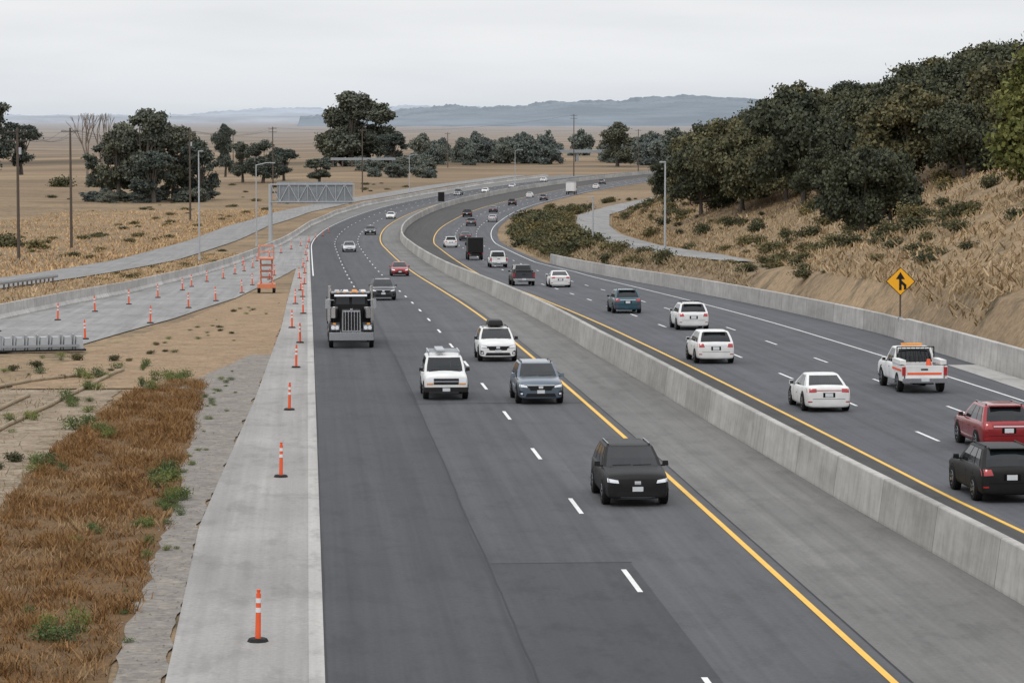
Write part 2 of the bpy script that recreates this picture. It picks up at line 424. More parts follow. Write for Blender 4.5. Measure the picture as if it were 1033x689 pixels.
# ------------------------------------------------------------------ cars
def wheels(mb,ys,W,r,w=.23):
    for yy in ys:
        for sx in(-1,1):
            x=sx*(W/2-.10)
            mb.tube((x-sx*.12,yy,r+.03),(x+sx*.085,yy,r+.03),r+.07,r+.07,M['trim'],20)
            mb.tube((x-sx*.10,yy,r),(x+sx*.112,yy,r),r,r,M['tyre'],20)
            mb.tube((x,yy,r),(x+sx*.118,yy,r),r*.66,r*.6,M['rim'],14)
            for i in range(5):
                a=i*1.2566; mb.tube((x+sx*.121,yy+.1*math.cos(a),r+.1*math.sin(a)),(x+sx*.121,yy+.55*r*math.cos(a+.3),r+.55*r*math.sin(a+.3)),.022,.03,M['trim'],4)
            mb.tube((x,yy,r),(x+sx*.124,yy,r),r*.14,r*.14,M['trim'],8)
def shell(W,zb,st):
    rings=[]
    for (y_,zt,wf,zl) in st:
        w=W/2*wf; z0=zb+zl; h=zt-z0
        half=[(0,z0),(w*.86,z0),(w*.965,z0+h*.08),(w*.985,z0+h*.28),(w,z0+h*.55),(w*.985,z0+h*.80),(w*.94,zt-.02),(w*.82,zt+.012),(w*.45,zt+.035),(0,zt+.045)]
        rings.append([(x,y_,z) for x,z in half]+[(-x,y_,z) for x,z in half[-2:0:-1]])
    return rings
def bil(q,u,v):
    a,b,c,d=q; return (a*(1-u)+b*u)*(1-v)+(d*(1-u)+c*u)*v
def cabin(mb,c,P,wins):
    yf0,yf1,yr1,yr0,zb,zt,wb,wr=c; G_=M['glass']; z1=zt-.055
    N_=[-1,-.72,-.3,.3,.72,1]
    def bowf(t): return .16*abs(t)**2.2
    def rg(yf,yr,z,w,kf=1,kr=.6):
        return [(w*t,yf-kf*bowf(t),z) for t in N_[::-1]]+[(w*t,yr+kr*bowf(t),z) for t in N_]
    zm=(zb*.55+z1*.45); wm=wb*.5+wr*.5+.025
    rgs=[rg(yf0+.12,yr0-.03,zb-.16,wb+.01),rg(yf0,yr0,zb,wb),rg(yf0*.55+yf1*.45+.02,yr0*.55+yr1*.45-.03,zm,wm),rg(yf1,yr1,z1,wr),rg(yf1-.10,yr1+.07,zt-.018,wr*.94),rg(yf1-.28,yr1+.2,zt-.0,wr*.80),rg(yf1-.5,yr1+.4,zt+.012,wr*.45)]
    mb.loft(rgs,P)
    def patch(i0,i1,u0,u1,levels,v0,v1):
        for L in levels:
            A=Vector(rgs[L][i0]);B=Vector(rgs[L][i1]);C=Vector(rgs[L+1][i1]);D=Vector(rgs[L+1][i0])
            vv0=v0 if L==levels[0] else 0; vv1=v1 if L==levels[-1] else 1
            q=(A,B,C,D); cen=(A+B+C+D)/4; nn=(B-A).cross(D-A).normalized()
            if nn.dot(cen-Vector((0,(yf0+yr0)/2,zb-.5)))<0: nn=-nn
            mb.add([bil(q,u0,vv0)+nn*.009,bil(q,u1,vv0)+nn*.009,bil(q,u1,vv1)+nn*.009,bil(q,u0,vv1)+nn*.009],[(0,1,2,3)],G_)
    for i in range(5):
        patch(i,i+1,.42 if i==0 else 0,.58 if i==4 else 1,(1,2),.0,.97)
        patch(6+i,7+i,.5 if i==0 else 0,.5 if i==4 else 1,(1,2),.12,.92)
    for a,b in wins:
        patch(5,6,a,b,(1,2),.10,.90); patch(0,11,a,b,(1,2),.10,.90)
TYPES={
'suv':dict(L=4.65,W=1.90,H=1.58,zb=.22,st=[(2.33,.64,.82,.05),(2.31,.80,.885,.01),(2.21,.90,.925,0),(1.95,.955,.96,0),(1.45,1.0,.99,0),(.95,1.03,1,0),(-.5,1.05,1,0),(-1.7,1.07,.995,0),(-2.1,1.06,.965,0),(-2.27,1.0,.93,.01),(-2.33,.80,.88,.05)],
   cab=(1.02,.22,-1.75,-2.22,1.0,1.57,.865,.70),wins=[(.10,.36),(.39,.66),(.70,.90)],wy=(1.42,-1.38),wr=.36),
'sedan':dict(L=4.72,W=1.85,H=1.43,zb=.16,st=[(2.37,.54,.80,.04),(2.34,.64,.87,.01),(2.2,.74,.92,0),(1.95,.80,.96,0),(1.45,.87,.99,0),(.95,.92,1,0),(-.6,.95,1,0),(-1.7,.99,.985,0),(-2.15,1.0,.95,0),(-2.31,.96,.90,.01),(-2.37,.78,.85,.05)],
   cab=(1.10,.2,-.95,-1.95,.88,1.42,.835,.63),wins=[(.10,.44),(.47,.80)],wy=(1.42,-1.42),wr=.34),
'boxy':dict(L=4.7,W=1.84,H=1.70,zb=.32,st=[(2.36,.84,.93,.02),(2.34,.94,.955,.0),(2.25,1.0,.97,.0),(1.95,1.03,.98,0),(1.45,1.05,.99,0),(.95,1.07,1,0),(-.5,1.08,1,0),(-1.9,1.09,1,0),(-2.2,1.09,.98,0),(-2.31,1.04,.965,.0),(-2.35,.9,.94,.03)],
   cab=(.92,.42,-2.05,-2.24,1.06,1.69,.85,.74),wins=[(.09,.33),(.36,.62),(.66,.93)],wy=(1.45,-1.4),wr=.37),
'pickup':dict(L=5.6,W=1.98,H=1.84,zb=.38,st=[(2.82,.86,.92,.02),(2.79,1.0,.95,.0),(2.68,1.09,.965,.0),(2.4,1.13,.98,0),(1.9,1.15,.99,0),(1.2,1.17,1,0),(-.3,1.18,1,0),(-.60,1.18,1,0),(-.70,1.16,.99,.0)],
   cab=(1.3,.68,-.52,-.68,1.14,1.83,.90,.76),wins=[(.12,.50),(.55,.90)],wy=(1.8,-1.75),wr=.41),
}
BVH={}
def car_parts(e,kind,P,opts=()):
    T=TYPES[kind]; W=T['W'];L=T['L'];H=T['H']
    b=MB(); b.loft(shell(W,T['zb'],T['st']),P)
    ob=b.obj('body',e,True); md=ob.modifiers.new('s','SUBSURF'); md.levels=2; md.render_levels=2
    if kind not in BVH:
        e.location=(0,0,0); bpy.context.view_layer.update()
        BVH[kind]=BVHTree.FromObject(ob,bpy.context.evaluated_depsgraph_get())
    bv=BVH[kind]
    c=MB(); cabin(c,T['cab'],P,T['wins']); c.obj('cabin',e,False)
    d=MB(); zb=T['zb']; st=T['st']; hz=st[2][1]; h=hz-zb; f=L/2; CH=M['chrome'] if 'nochrome' not in opts else M['trim']
    pm=MB()
    def proj(quad,mat,o,face,n=5,m=3):
        q=[Vector((p[0],p[1],0)) for p in quad]; vs=[]
        for j in range(m+1):
            for i in range(n+1):
                p=bil(q,i/n,j/m)
                if face in(1,-1): org=Vector((p.x,face*8,p.y)); dr=Vector((0,-face,0))
                else: s_=1 if face=='r' else -1; org=Vector((s_*5,p.x,p.y)); dr=Vector((-s_,0,0))
                hit=bv.ray_cast(org,dr)
                if hit[0] is None: return
                nn=hit[1]
                if nn.dot(dr)>0: nn=-nn
                vs.append(hit[0]+nn*o)
        fs=[(j*(n+1)+i,j*(n+1)+i+1,(j+1)*(n+1)+i+1,(j+1)*(n+1)+i) for j in range(m) for i in range(n)]
        pm.add(vs,fs,mat)
    def sym(pts,mat,o,face,**k):
        proj(pts,mat,o,face,**k); proj([(-x,z) for x,z in pts],mat,o,face,**k)
    Z=lambda t: zb+h*t
    wheels(d,T['wy'],W,T['wr'])
    boxy=kind in('boxy','pickup')
    if boxy:
        proj([(-W*.28,Z(.46)),(W*.28,Z(.46)),(W*.28,Z(.84)),(-W*.28,Z(.84))],M['trim'],.008,1,n=8)
        proj([(-W*.28,Z(.61)),(W*.28,Z(.61)),(W*.28,Z(.69)),(-W*.28,Z(.69))],CH,.016,1,n=8,m=1)
        proj([(-W*.28,Z(.83)),(W*.28,Z(.83)),(W*.28,Z(.87)),(-W*.28,Z(.87))],CH,.016,1,n=8,m=1)
        sym([(W*.29,Z(.55)),(W*.44,Z(.55)),(W*.44,Z(.82)),(W*.29,Z(.82))],M['lamp'],.010,1)
        sym([(W*.29,Z(.45)),(W*.44,Z(.45)),(W*.44,Z(.53)),(W*.29,Z(.53))],M['amber'],.010,1)
        d.box((0,f-.03,Z(.16)),(W*.97,.20,.20),CH if kind=='pickup' else M['trim'],(1,.9)); d.box((0,f+.075,Z(.16)),(.31,.02,.14),M['plate'])
        proj([(-W*.4,Z(-.0)),(W*.4,Z(-.0)),(W*.4,Z(.05)),(-W*.4,Z(.05))],M['trim'],.006,1)
    elif kind=='suv':
        proj([(-W*.22,Z(.50)),(W*.22,Z(.50)),(W*.29,Z(.82)),(-W*.29,Z(.82))],M['trim'],.008,1,n=8)
        if 'nochrome' not in opts: proj([(-W*.285,Z(.79)),(W*.285,Z(.79)),(W*.30,Z(.83)),(-W*.30,Z(.83))],CH,.014,1,n=8,m=1)
        proj([(-.09,Z(.62)),(.09,Z(.62)),(.09,Z(.76)),(-.09,Z(.76))],M['chrome'],.016,1,n=2,m=2)
        sym([(W*.26,Z(.64)),(W*.455,Z(.70)),(W*.462,Z(.90)),(W*.285,Z(.82))],M['trim'],.007,1)
        sym([(W*.285,Z(.67)),(W*.45,Z(.72)),(W*.452,Z(.87)),(W*.30,Z(.80))],M['lamp'],.013,1)
        proj([(-W*.33,Z(.12)),(W*.33,Z(.12)),(W*.30,Z(.33)),(-W*.30,Z(.33))],M['trim'],.008,1,n=8)
        sym([(W*.36,Z(.22)),(W*.45,Z(.22)),(W*.455,Z(.50)),(W*.38,Z(.44))],M['trim'],.008,1)
        if 'fog' in opts: sym([(W*.385,Z(.27)),(W*.43,Z(.27)),(W*.43,Z(.37)),(W*.385,Z(.37))],M['lamp'],.014,1)
        proj([(-W*.45,Z(.0)),(W*.45,Z(.0)),(W*.45,Z(.09)),(-W*.45,Z(.09))],M['trim'],.006,1,n=8,m=1)
        if 'silver' in opts: proj([(-W*.30,Z(.02)),(W*.30,Z(.02)),(W*.26,Z(.10)),(-W*.26,Z(.10))],M['rim'],.013,1,n=8,m=1)
        proj([(-.155,Z(.33)),(.155,Z(.33)),(.155,Z(.53)),(-.155,Z(.53))],M['plate'],.022,1,n=2,m=2)
    else:
        proj([(-W*.34,Z(.10)),(W*.34,Z(.10)),(W*.26,Z(.42)),(-W*.26,Z(.42))],M['trim'],.008,1,n=8)
        sym([(W*.26,Z(.66)),(W*.44,Z(.74)),(W*.45,Z(.94)),(W*.30,Z(.84))],M['lamp'],.010,1)
        sym([(W*.37,Z(.18)),(W*.45,Z(.18)),(W*.45,Z(.42)),(W*.39,Z(.36))],M['trim'],.008,1)
        proj([(-W*.15,Z(.62)),(W*.15,Z(.62)),(W*.17,Z(.72)),(-W*.17,Z(.72))],M['trim'],.008,1,n=6,m=1)
        proj([(-.155,Z(.38)),(.155,Z(.38)),(.155,Z(.60)),(-.155,Z(.60))],M['plate'],.022,1,n=2,m=2)
    a0,a1=T['wy'][0]-.46,T['wy'][1]+.46
    for s in('l','r'):
        proj([(a0,Z(.0)+.01),(a1,Z(.0)+.01),(a1,Z(.16)),(a0,Z(.16))],M['trim'],.006,s,n=6,m=1)
        c0=T['cab'][0]
        for yy in ((c0-.42,c0-1.42,c0-2.3) if kind!='pickup' else (c0-.4,c0-1.35)):
            proj([(yy,Z(.18)),(yy-.014,Z(.18)),(yy-.014,st[5][1]-.04),(yy,st[5][1]-.04)],M['gap'],.004,s,n=1,m=4)
        for yy in ((c0-1.25,c0-2.12) if kind!='pickup' else (c0-1.2,)):
            proj([(yy,Z(.80)),(yy-.18,Z(.80)),(yy-.18,Z(.84)),(yy,Z(.84))],M['trim'],.02,s,n=1,m=1)
    for s in(-1,1):
        cy=T['cab'][0]-.38; cz=T['cab'][4]
        d.box((s*(W/2+.055),cy,cz+.085),(.18,.11,.14),M['trim'] if 'blkmir' in opts else P,(.85,.8)); d.box((s*(W/2+.055),cy-.058,cz+.085),(.15,.012,.11),M['glass'])
        d.box((s*(W/2-.03),cy,cz+.02),(.16,.06,.045),M['trim'])
    d.box((0,T['cab'][0]+.10,T['cab'][4]+.015),(W*.72,.14,.05),M['trim'])
    for s in(-.25,.35): d.tube((s-.3,T['cab'][0]-.02,T['cab'][4]+.08),(s+.25,T['cab'][0]-.0,T['cab'][4]+.07),.012,.012,M['gap'],4)
    if kind!='pickup':
        rb=-f; zt=st[-3][1]; q=lambda v: zb+(zt-zb)*v
        if kind=='sedan':
            sym([(W*.27,q(.74)),(W*.46,q(.72)),(W*.46,q(.90)),(W*.27,q(.90))],M['tail'],.009,-1)
            proj([(-W*.27,q(.80)),(W*.27,q(.80)),(W*.27,q(.84)),(-W*.27,q(.84))],M['tail'],.008,-1,n=6,m=1)
            pz=.52
        else:
            sym([(W*.29,q(.70)),(W*.462,q(.68)),(W*.462,q(.90)),(W*.32,q(.90))],M['tail'],.009,-1)
            proj([(-W*.28,q(.78)),(W*.28,q(.78)),(W*.28,q(.82)),(-W*.28,q(.82))],CH,.009,-1,n=6,m=1)
            pz=.54
        proj([(-.24,q(pz-.02)),(.24,q(pz-.02)),(.24,q(pz+.20)),(-.24,q(pz+.20))],M['gap'],.006,-1,n=3,m=2)
        proj([(-.155,q(pz)),(.155,q(pz)),(.155,q(pz+.18)),(-.155,q(pz+.18))],M['plate'],.016,-1,n=2,m=2)
        proj([(-W*.44,q(.02)),(W*.44,q(.02)),(W*.42,q(.22)),(-W*.42,q(.22))],M['trim'],.008,-1,n=8)
        proj([(-W*.45,q(.42)),(W*.45,q(.42)),(W*.45,q(.435)),(-W*.45,q(.435))],M['gap'],.006,-1,n=8,m=1)
        sym([(W*.36,q(.27)),(W*.44,q(.27)),(W*.44,q(.32)),(W*.36,q(.32))],M['tail'],.010,-1,m=1)
        if kind!='sedan':
            d.box((0,T['cab'][2]+.0,H-.035),(W*.58,.30,.04),P)
            if 'norails' not in opts:
              for s in(-1,1):
                d.box((s*.61,-.80,H+.02),(.035,1.55,.024),M['rim'] if 'silver' in opts else M['trim'])
                for yy in(-.08,-1.5): d.box((s*.61,yy,H-.01),(.035,.12,.05),M['trim'])
    else:
        y1,y2=-.74,-2.72; cy=(y1+y2)/2; ln=y1-y2
        for s in(-1,1):
            d.box((s*(W/2-.06),cy,.84),(.11,ln,.66),P); d.box((s*(W/2-.06),cy,1.18),(.13,ln,.03),M['trim'])
            d.box((s*(W/2-.10),y2-.035,.93),(.15,.06,.36),M['tail'])
        d.box((0,y2+.03,.88),(W-.34,.08,.56),P); d.box((0,cy,.64),(W-.24,ln,.06),M['trim'])
        d.box((0,y1-.03,.88),(W-.24,.05,.6),P)
        d.box((0,y2-.12,.54),(W*.96,.2,.2),M['chrome']); d.box((0,y2-.23,.58),(.34,.03,.15),M['plate'])
        d.box((0,y2-.015,1.0),(.3,.02,.07),M['trim'])
        d.box((0,0,.45),(.9,5.0,.2),M['trim'])
        if 'work' in opts:
            d.box((0,y2-.016,.82),(W-.5,.012,.10),M['orange'])
            for s in(-1,1):
                d.box((s*(W/2+.0),cy,.96),(.012,ln,.10),M['orange'])
                d.box((s*(W/2-.12),cy+.1,1.28),(.26,ln-.3,.2),P)
            d.box((0,.05,H+.06),(.9,.2,.09),M['amber'])
            for s in(-1,1): d.box((s*.8,-.8,1.5),(.05,.05,.7),M['trim'])
            d.box((0,-.8,1.84),(1.6,.05,.05),M['trim'])
            for i in range(7): d.box((-.6+.2*i,-.8,1.5),(.02,.02,.65),M['trim'])
            d.tube((.3,cy-.4,.7),(.3,cy-.4,1.4),.2,.08,M['orange'],10)
        if 'load' in opts: d.box((0,cy,1.12),(1.5,1.6,.5),M['trim'],(.9,.9))
    if 'box' in opts:
        b2=MB(); b2.box((0,-.65,H+.20),(.80,1.7,.30),M['trim'],(.85,.9)); o=b2.obj('roof_box',e); mm=o.modifiers.new('b','BEVEL'); mm.width=.09; mm.segments=3
    if 'box' in opts or 'crossbar' in opts:
        for yy in(-.1,-1.2): d.box((0,yy,H+.055),(1.2,.06,.03),M['trim'])
    if 'rack' in opts:
        for yy in(.1,-.6,-1.3,-1.9): d.box((0,yy,H+.14),(1.3,.05,.04),M['galv'])
        for s in(-1,1):
            d.box((s*.64,-.9,H+.16),(.05,2.2,.05),M['galv'])
            for yy in(.1,-1.9): d.box((s*.64,yy,H+.07),(.05,.05,.16),M['galv'])
        d.box((.15,-.9,H+.21),(.35,2.3,.07),M['galv'])
    pm.obj('lamps_and_grille',e,True)
    o=d.obj('trim_and_wheels',e); mm=o.modifiers.new('b','BEVEL'); mm.width=.010; mm.segments=2; mm.limit_method='ANGLE'
def car(name,kind,col,Y,off,toward,opts=()):
    e=link(bpy.data.objects.new(name,None)); car_parts(e,kind,paint(*col),opts); place(e,Y,off,toward); return e
def place(e,Y,off,toward):
    s=float(slope(Y)); gr=float(zr(Y+2)-zr(Y-2))/4
    e.location=pos(Y,off,.015)
    h=-math.atan(s)+random.uniform(-.008,.008)
    e.rotation_euler=(math.atan(gr)*(-1 if toward else 1),0,h+(math.pi if toward else 0))
WHT=('white',(.74,.75,.76),.0); BLK=('black',(.013,.015,.018),.0); GRY=('bluegrey',(.10,.13,.17),.4)
SIL=('silver',(.42,.43,.45),.6); RED=('red',(.26,.010,.014),.3); TEAL=('teal',(.035,.09,.12),.4); DGR=('darkgrey',(.04,.044,.05),.3)
car('suv_car','suv',BLK,85.5,-1.85,True,('nochrome','silver'))
car('suv_car','suv',GRY,120,-1.9,True,('fog',))
car('suv_car','suv',WHT,145.5,-1.95,True,('box','fog','blkmir'))
car('suv_car','boxy',WHT,122.5,-5.6,True,('rack','blkmir','norails'))
car('suv_car','suv',DGR,223,-5.6,True,())
car('sedan_car','sedan',RED,300,-1.9,True)
car('sedan_car','sedan',SIL,408,-5.5,True)
car('suv_car','suv',DGR,505,-1.8,True)
car('sedan_car','sedan',WHT,612,-1.8,True)
car('pickup_truck','pickup',DGR,822,-5.8,True)
car('sedan_car','sedan',WHT,850,-1.9,True)
car('sedan_car','sedan',SIL,905,-2,True)
car('suv_car','suv',WHT,985,-5.6,True)
car('suv_car','suv',BLK,85.5,9.1,False,('nochrome',))
car('suv_car','suv',RED,99.5,12.4,False,('silver',))
car('sedan_car','sedan',WHT,115.5,9.1,False)
car('pickup_truck','pickup',WHT,124.8,14.8,False,('work',))
car('suv_car','suv',WHT,143,8.5,False,('silver','norails'))
car('suv_car','suv',WHT,173,11.4,False,('crossbar',))
car('suv_car','suv',TEAL,196,10.0,False)
car('sedan_car','sedan',WHT,256,10.7,False)
car('pickup_truck','pickup',DGR,262,7.9,False,('load',))
car('pickup_truck','pickup',WHT,334,10.4,False)
for Y,l,c,kd in ((430,1.9,WHT,'suv'),(470,5.2,DGR,'sedan'),(560,5.4,DGR,'suv'),(590,8.6,SIL,'sedan'),(625,1.8,BLK,'suv'),(660,5.4,DGR,'sedan'),(720,5.4,BLK,'suv'),(770,8.8,DGR,'suv'),(800,1.8,WHT,'sedan'),(870,5.4,SIL,'suv'),(900,8.8,WHT,'sedan'),(960,1.8,DGR,'suv')):
    car('suv_car' if kd=='suv' else 'sedan_car',kd,c,Y,float(yR(Y))+l,False)
def box_truck(Y,off,toward,col,cabc,L=6.5,W=2.4,Ht=3.4):
    e=link(bpy.data.objects.new('box_truck',None)); d=MB()
    d.box((0,-.9,(.95+Ht)/2),(W,L-2.0,Ht-.95),col)
    d.box((0,-.9,.98),(W+.03,L-1.95,.1),M['galv'] if col!=M['black'] else M['trim']); d.box((0,-.9,Ht-.04),(W+.03,L-1.95,.1),M['galv'] if col!=M['black'] else M['trim'])
    d.box((0,0,.72),(.95,L,.25),M['trim'])
    d.box((0,L/2-.75,1.15),(W*.86,1.7,1.1),cabc); d.box((0,L/2-1.0,2.0),(W*.84,1.2,.75),cabc,(.9,.75),(0,-.12))
    d.box((0,L/2-.47,2.0),(W*.72,.25,.55),M['glass'],(.95,.6),(0,-.12))
    d.box((0,L/2+.06,1.0),(W*.5,.1,.5),M['trim']); d.box((0,L/2+.08,.62),(W*.85,.2,.22),M['chrome'])
    for s in(-1,1):
        d.box((s*W*.34,L/2+.07,.98),(.28,.1,.18),M['lamp']); d.box((s*(W*.44),-L/2+.05,.80),(.2,.1,.14),M['tail'])
        d.box((s*(W*.5),L/2-.6,1.9),(.2,.1,.4),M['trim'])
        d.box((s*.46,-L/2+.085,2.0),(.86,.02,1.6),col)
    d.box((0,-L/2+.04,.55),(W*.9,.12,.12),M['trim'])
    wheels(d,(L/2-.9,-L/2+1.6),W,.46,.3)
    d.obj('truck_parts',e); place(e,Y,off,toward)
box_truck(368,9.7,False,M['black'],paint(*BLK),6,1.9,2.8)
box_truck(835,float(yR(835))+9.5,False,paint(*WHT),paint(*WHT),7.5)
def heavy_truck(Y,off):
    e=link(bpy.data.objects.new('dump_truck',None)); B=paint(*BLK); C=M['chrome']; d=MB()
    f=4.2
    d.box((0,f-.05,.62),(2.35,.16,.42),C)
    d.box((0,f-1.2,1.42),(1.12,2.2,1.15),B,(.86,1),(0,0))
    d.box((0,f-.13,1.42),(1.02,.14,1.12),C,(.92,1))
    for i in range(11): d.box((-.40+.08*i,f-.05,1.42),(.045,.03,.98),C if i%2 else M['trim'])
    d.box((0,f-.065,1.42),(.86,.02,.98),M['trim'])
    d.box((0,f-.08,2.02),(.14,.08,.12),C)
    for s in(-1,1):
        for i in range(7):
            a0=math.pi*(i)/7*1.0; a1=math.pi*(i+1)/7
            r=.66; yc=f-.95; zc=.62
            p=[(s*.60,yc+r*math.cos(a0),zc+r*math.sin(a0)),(s*1.2,yc+r*math.cos(a0),zc+r*math.sin(a0)*.95),(s*1.2,yc+r*math.cos(a1),zc+r*math.sin(a1)*.95),(s*.60,yc+r*math.cos(a1),zc+r*math.sin(a1))]
            d.prism(p,(0,0,.05),B)
        d.box((s*.86,f-.16,1.08),(.44,.16,.26),C); d.tube((s*.76,f-.1,1.08),(s*.76,f-.06,1.08),.1,.1,M['lamp'],14); d.tube((s*.97,f-.1,1.08),(s*.97,f-.06,1.08),.1,.1,M['lamp'],14)
        d.box((s*.9,f-.10,1.28),(.16,.1,.08),M['amber'])
        d.tube((s*1.12,f-2.75,.9),(s*1.12,f-2.75,3.2),.085,.085,C,12); d.tube((s*1.12,f-2.75,1.3),(s*1.12,f-2.75,2.5),.14,.14,C,12)
        d.tube((s*.86,f-2.0,1.5),(s*.86,f-2.0,2.1),.2,.2,C,14)
        d.box((s*1.27,f-2.0,2.25),(.18,.1,.5),C); d.box((s*1.1,f-2.1,2.45),(.4,.04,.04),C); d.box((s*1.1,f-2.1,2.05),(.4,.04,.04),C)
        d.tube((s*.93,f-2.3,.75),(s*.93,f-3.4,.75),.3,.3,C,16)
    d.box((0,f-2.85,1.55),(1.85,1.3,1.3),B)
    d.box((0,f-2.9,2.45),(1.83,1.2,.72),B,(.93,.9),(0,-.05))
    for s in(-1,1): d.box((s*.42,f-2.285,2.42),(.72,.06,.42),M['glass'],(.95,1),(0,-.04))
    for s in(-1,1): d.box((s*.915,f-2.85,2.4),(.03,.7,.4),M['glass'])
    d.box((0,f-2.18,2.70),(1.75,.28,.10),C,(1,.6),(0,-.08))
    for i in(-2,-1,0,1,2): d.box((i*.34,f-2.35,2.86),(.1,.1,.07),M['amber'])
    for s in(-1,1): d.tube((s*.5,f-2.3,2.93),(s*.5,f-2.8,2.93),.05,.05,C,8)
    d.box((0,-1.6,.85),(1.0,7.6,.3),M['trim'])
    d.box((0,-1.75,1.75),(2.35,4.9,1.3),M['black'],(1.03,1))
    d.box((0,.55,2.0),(2.38,.3,1.55),M['black']); d.box((0,.65,2.80),(2.40,.5,.10),C)
    for i in range(6): 
        for s in(-1,1): d.box((s*1.2,-3.9+i*.85,1.75),(.1,.12,1.3),B)
    for i,c in enumerate(('refl','amber','refl','galv')): d.box((-.7+.47*i,.3,2.85),(.34,.5,.18),M[c],(.7,.8))
    wheels(d,(f-.95,),2.35,.52,.3); wheels(d,(-2.0,-3.35),2.35,.52,.5)
    o=d.obj('truck_parts',e); mm=o.modifiers.new('b','BEVEL'); mm.width=.025; mm.segments=2; mm.limit_method='ANGLE'
    place(e,Y,off,True)
heavy_truck(159,-9.0)
# ------------------------------------------------------------------ delineators
mb=MB()
mb.tube((0,0,0),(0,0,.07),.23,.19,M['rubber'],8); mb.tube((0,0,.06),(0,0,1.02),.062,.05,M['orange'],10)
mb.tube((0,0,.62),(0,0,.72),.063,.062,M['refl'],10); mb.tube((0,0,.82),(0,0,.92),.060,.059,M['refl'],10)
mb.tube((0,0,1.02),(0,0,1.10),.03,.045,M['orange'],8)
dm=mb.mesh('traffic_delineator')
def put(me,name,x,y,z=None,rz=0,s=1,parent=None):
    o=bpy.data.objects.new(name,me); link(o,parent); o.location=(x,y,Gf(x,y)+.06 if z is None else z); o.rotation_euler=(random.uniform(-.03,.03),random.uniform(-.04,.04),rz)
    o.scale=(s,s,s) if not isinstance(s,tuple) else s; return o
for x,y in [(-1.08,61),(-.87,91.8),(-.75,116),(-.57,140),(-.43,160),(-.95,176),(-.3,196),(-.9,214),(-.4,230),(-.6,248),(-.3,268),(-.8,290),(-.3,312),(-.5,335),(0,362),(-.2,392),(.0,425),(.3,460)]:
    put(dm,'traffic_delineator',x,y)
for i,y in enumerate(list(range(172,340,15))):
    put(dm,'traffic_delineator',float(lbX(y))*(.62)+float(detN(y))*.38+random.uniform(-.3,.3),y+random.uniform(-3,3))
for y in range(164,320,20):
    put(dm,'traffic_delineator',float(detN(y))-.7+random.uniform(-.3,.3),y+random.uniform(-4,4))
for y in range(345,520,19): put(dm,'traffic_delineator',float(lbX(y))+1.6+.02*(y-345),y)
# ------------------------------------------------------------------ orange scissor lift
mb=MB(); O=M['orange2']
mb.box((0,0,.55),(1.5,2.2,.35),O)
for sx in(-.62,.62):
    for sy in(-.8,.8): mb.tube((sx-.12,sy,.32),(sx+.12,sy,.32),.32,.32,M['tyre'],16)
for i in range(4):
    z0=.75+i*.5; z1=z0+.5
    for sx in(-.5,.5):
        mb.tube((sx,-.9,z0),(sx,.9,z1),.05,.05,O,6); mb.tube((sx*.9,.9,z0),(sx*.9,-.9,z1),.05,.05,O,6)
        mb.tube((-.5,-.9,z1),(.5,-.9,z1),.04,.04,O,6); mb.tube((-.5,.9,z1),(.5,.9,z1),.04,.04,O,6)
mb.box((0,0,2.82),(1.3,2.1,.12),O)
for sx in(-.62,.62):
    for sy in(-1,0,1): mb.tube((sx,sy,2.85),(sx,sy,3.85),.03,.03,O,6)
    for z in(3.35,3.85): mb.tube((sx,-1,z),(sx,1,z),.03,.03,O,6)
for sy in(-1,1):
    for z in(3.35,3.85): mb.tube((-.62,sy,z),(.62,sy,z),.03,.03,O,6)
o=mb.obj('scissor_lift'); o.location=(-3.4,243,Gf(-3.4,243)+.06)
# ------------------------------------------------------------------ crash cushion
mb=MB()
for i in range(7):
    mb.box((0.0+i*.62,0,.45),(.06,.75,.85),M['galvd'])
    mb.box((.31+i*.62,0,.42),(.40,.6,.66),M['galv'],(.8,.9))
for z in(.30,): mb.box((1.9,-.42,z),(4.2,.05,.12),M['galvd'])
mb.box((2.0,0,.06),(4.7,.8,.1),M['trim'])
o=mb.obj('crash_cushion'); o.location=(-15.9,153,Gf(-15.9,153)+.07); o.rotation_euler=(0,0,math.radians(12))
# ------------------------------------------------------------------ overhead sign gantry
mb=MB(); g=M['galv']
x0,y0=-5.7,457; z0=Gf(x0,y0)
mb.tube((0,0,0),(0,0,9.2),.34,.28,g,14); mb.box((0,0,.15),(1.1,1.1,.5),M['conc_lt'])
Lg=13.0
for z in(6.5,9.2):
    for yy in(-.6,.6): mb.box((Lg/2,yy,z),(Lg,.16,.16),g)
n=9
for i in range(n+1):
    x=Lg*i/n
    for yy in(-.6,.6): mb.box((x,yy,7.85),(.10,.10,2.7),g)
    for z in(6.5,9.2): mb.box((x,0,z),(.10,1.2,.10),g)
    if i<n:
        for yy in(-.6,.6):
            a,b=((6.5,9.2) if i%2 else (9.2,6.5)); mb.tube((x,yy,a),(x+Lg/n,yy,b),.06,.06,g,6)
mb.box((Lg/2+.4,.80,7.9),(Lg-1.2,.06,3.3),M['galvd'])
for i in range(14): mb.box((1.1+i*(Lg-1.6)/13,.74,7.9),(.06,.06,3.3),g)
mb.box((Lg/2+.4,1.2,6.1),(Lg-1.2,.7,.06),M['galvd'])
o=mb.obj('overhead_sign_gantry'); o.location=(x0,y0,z0)
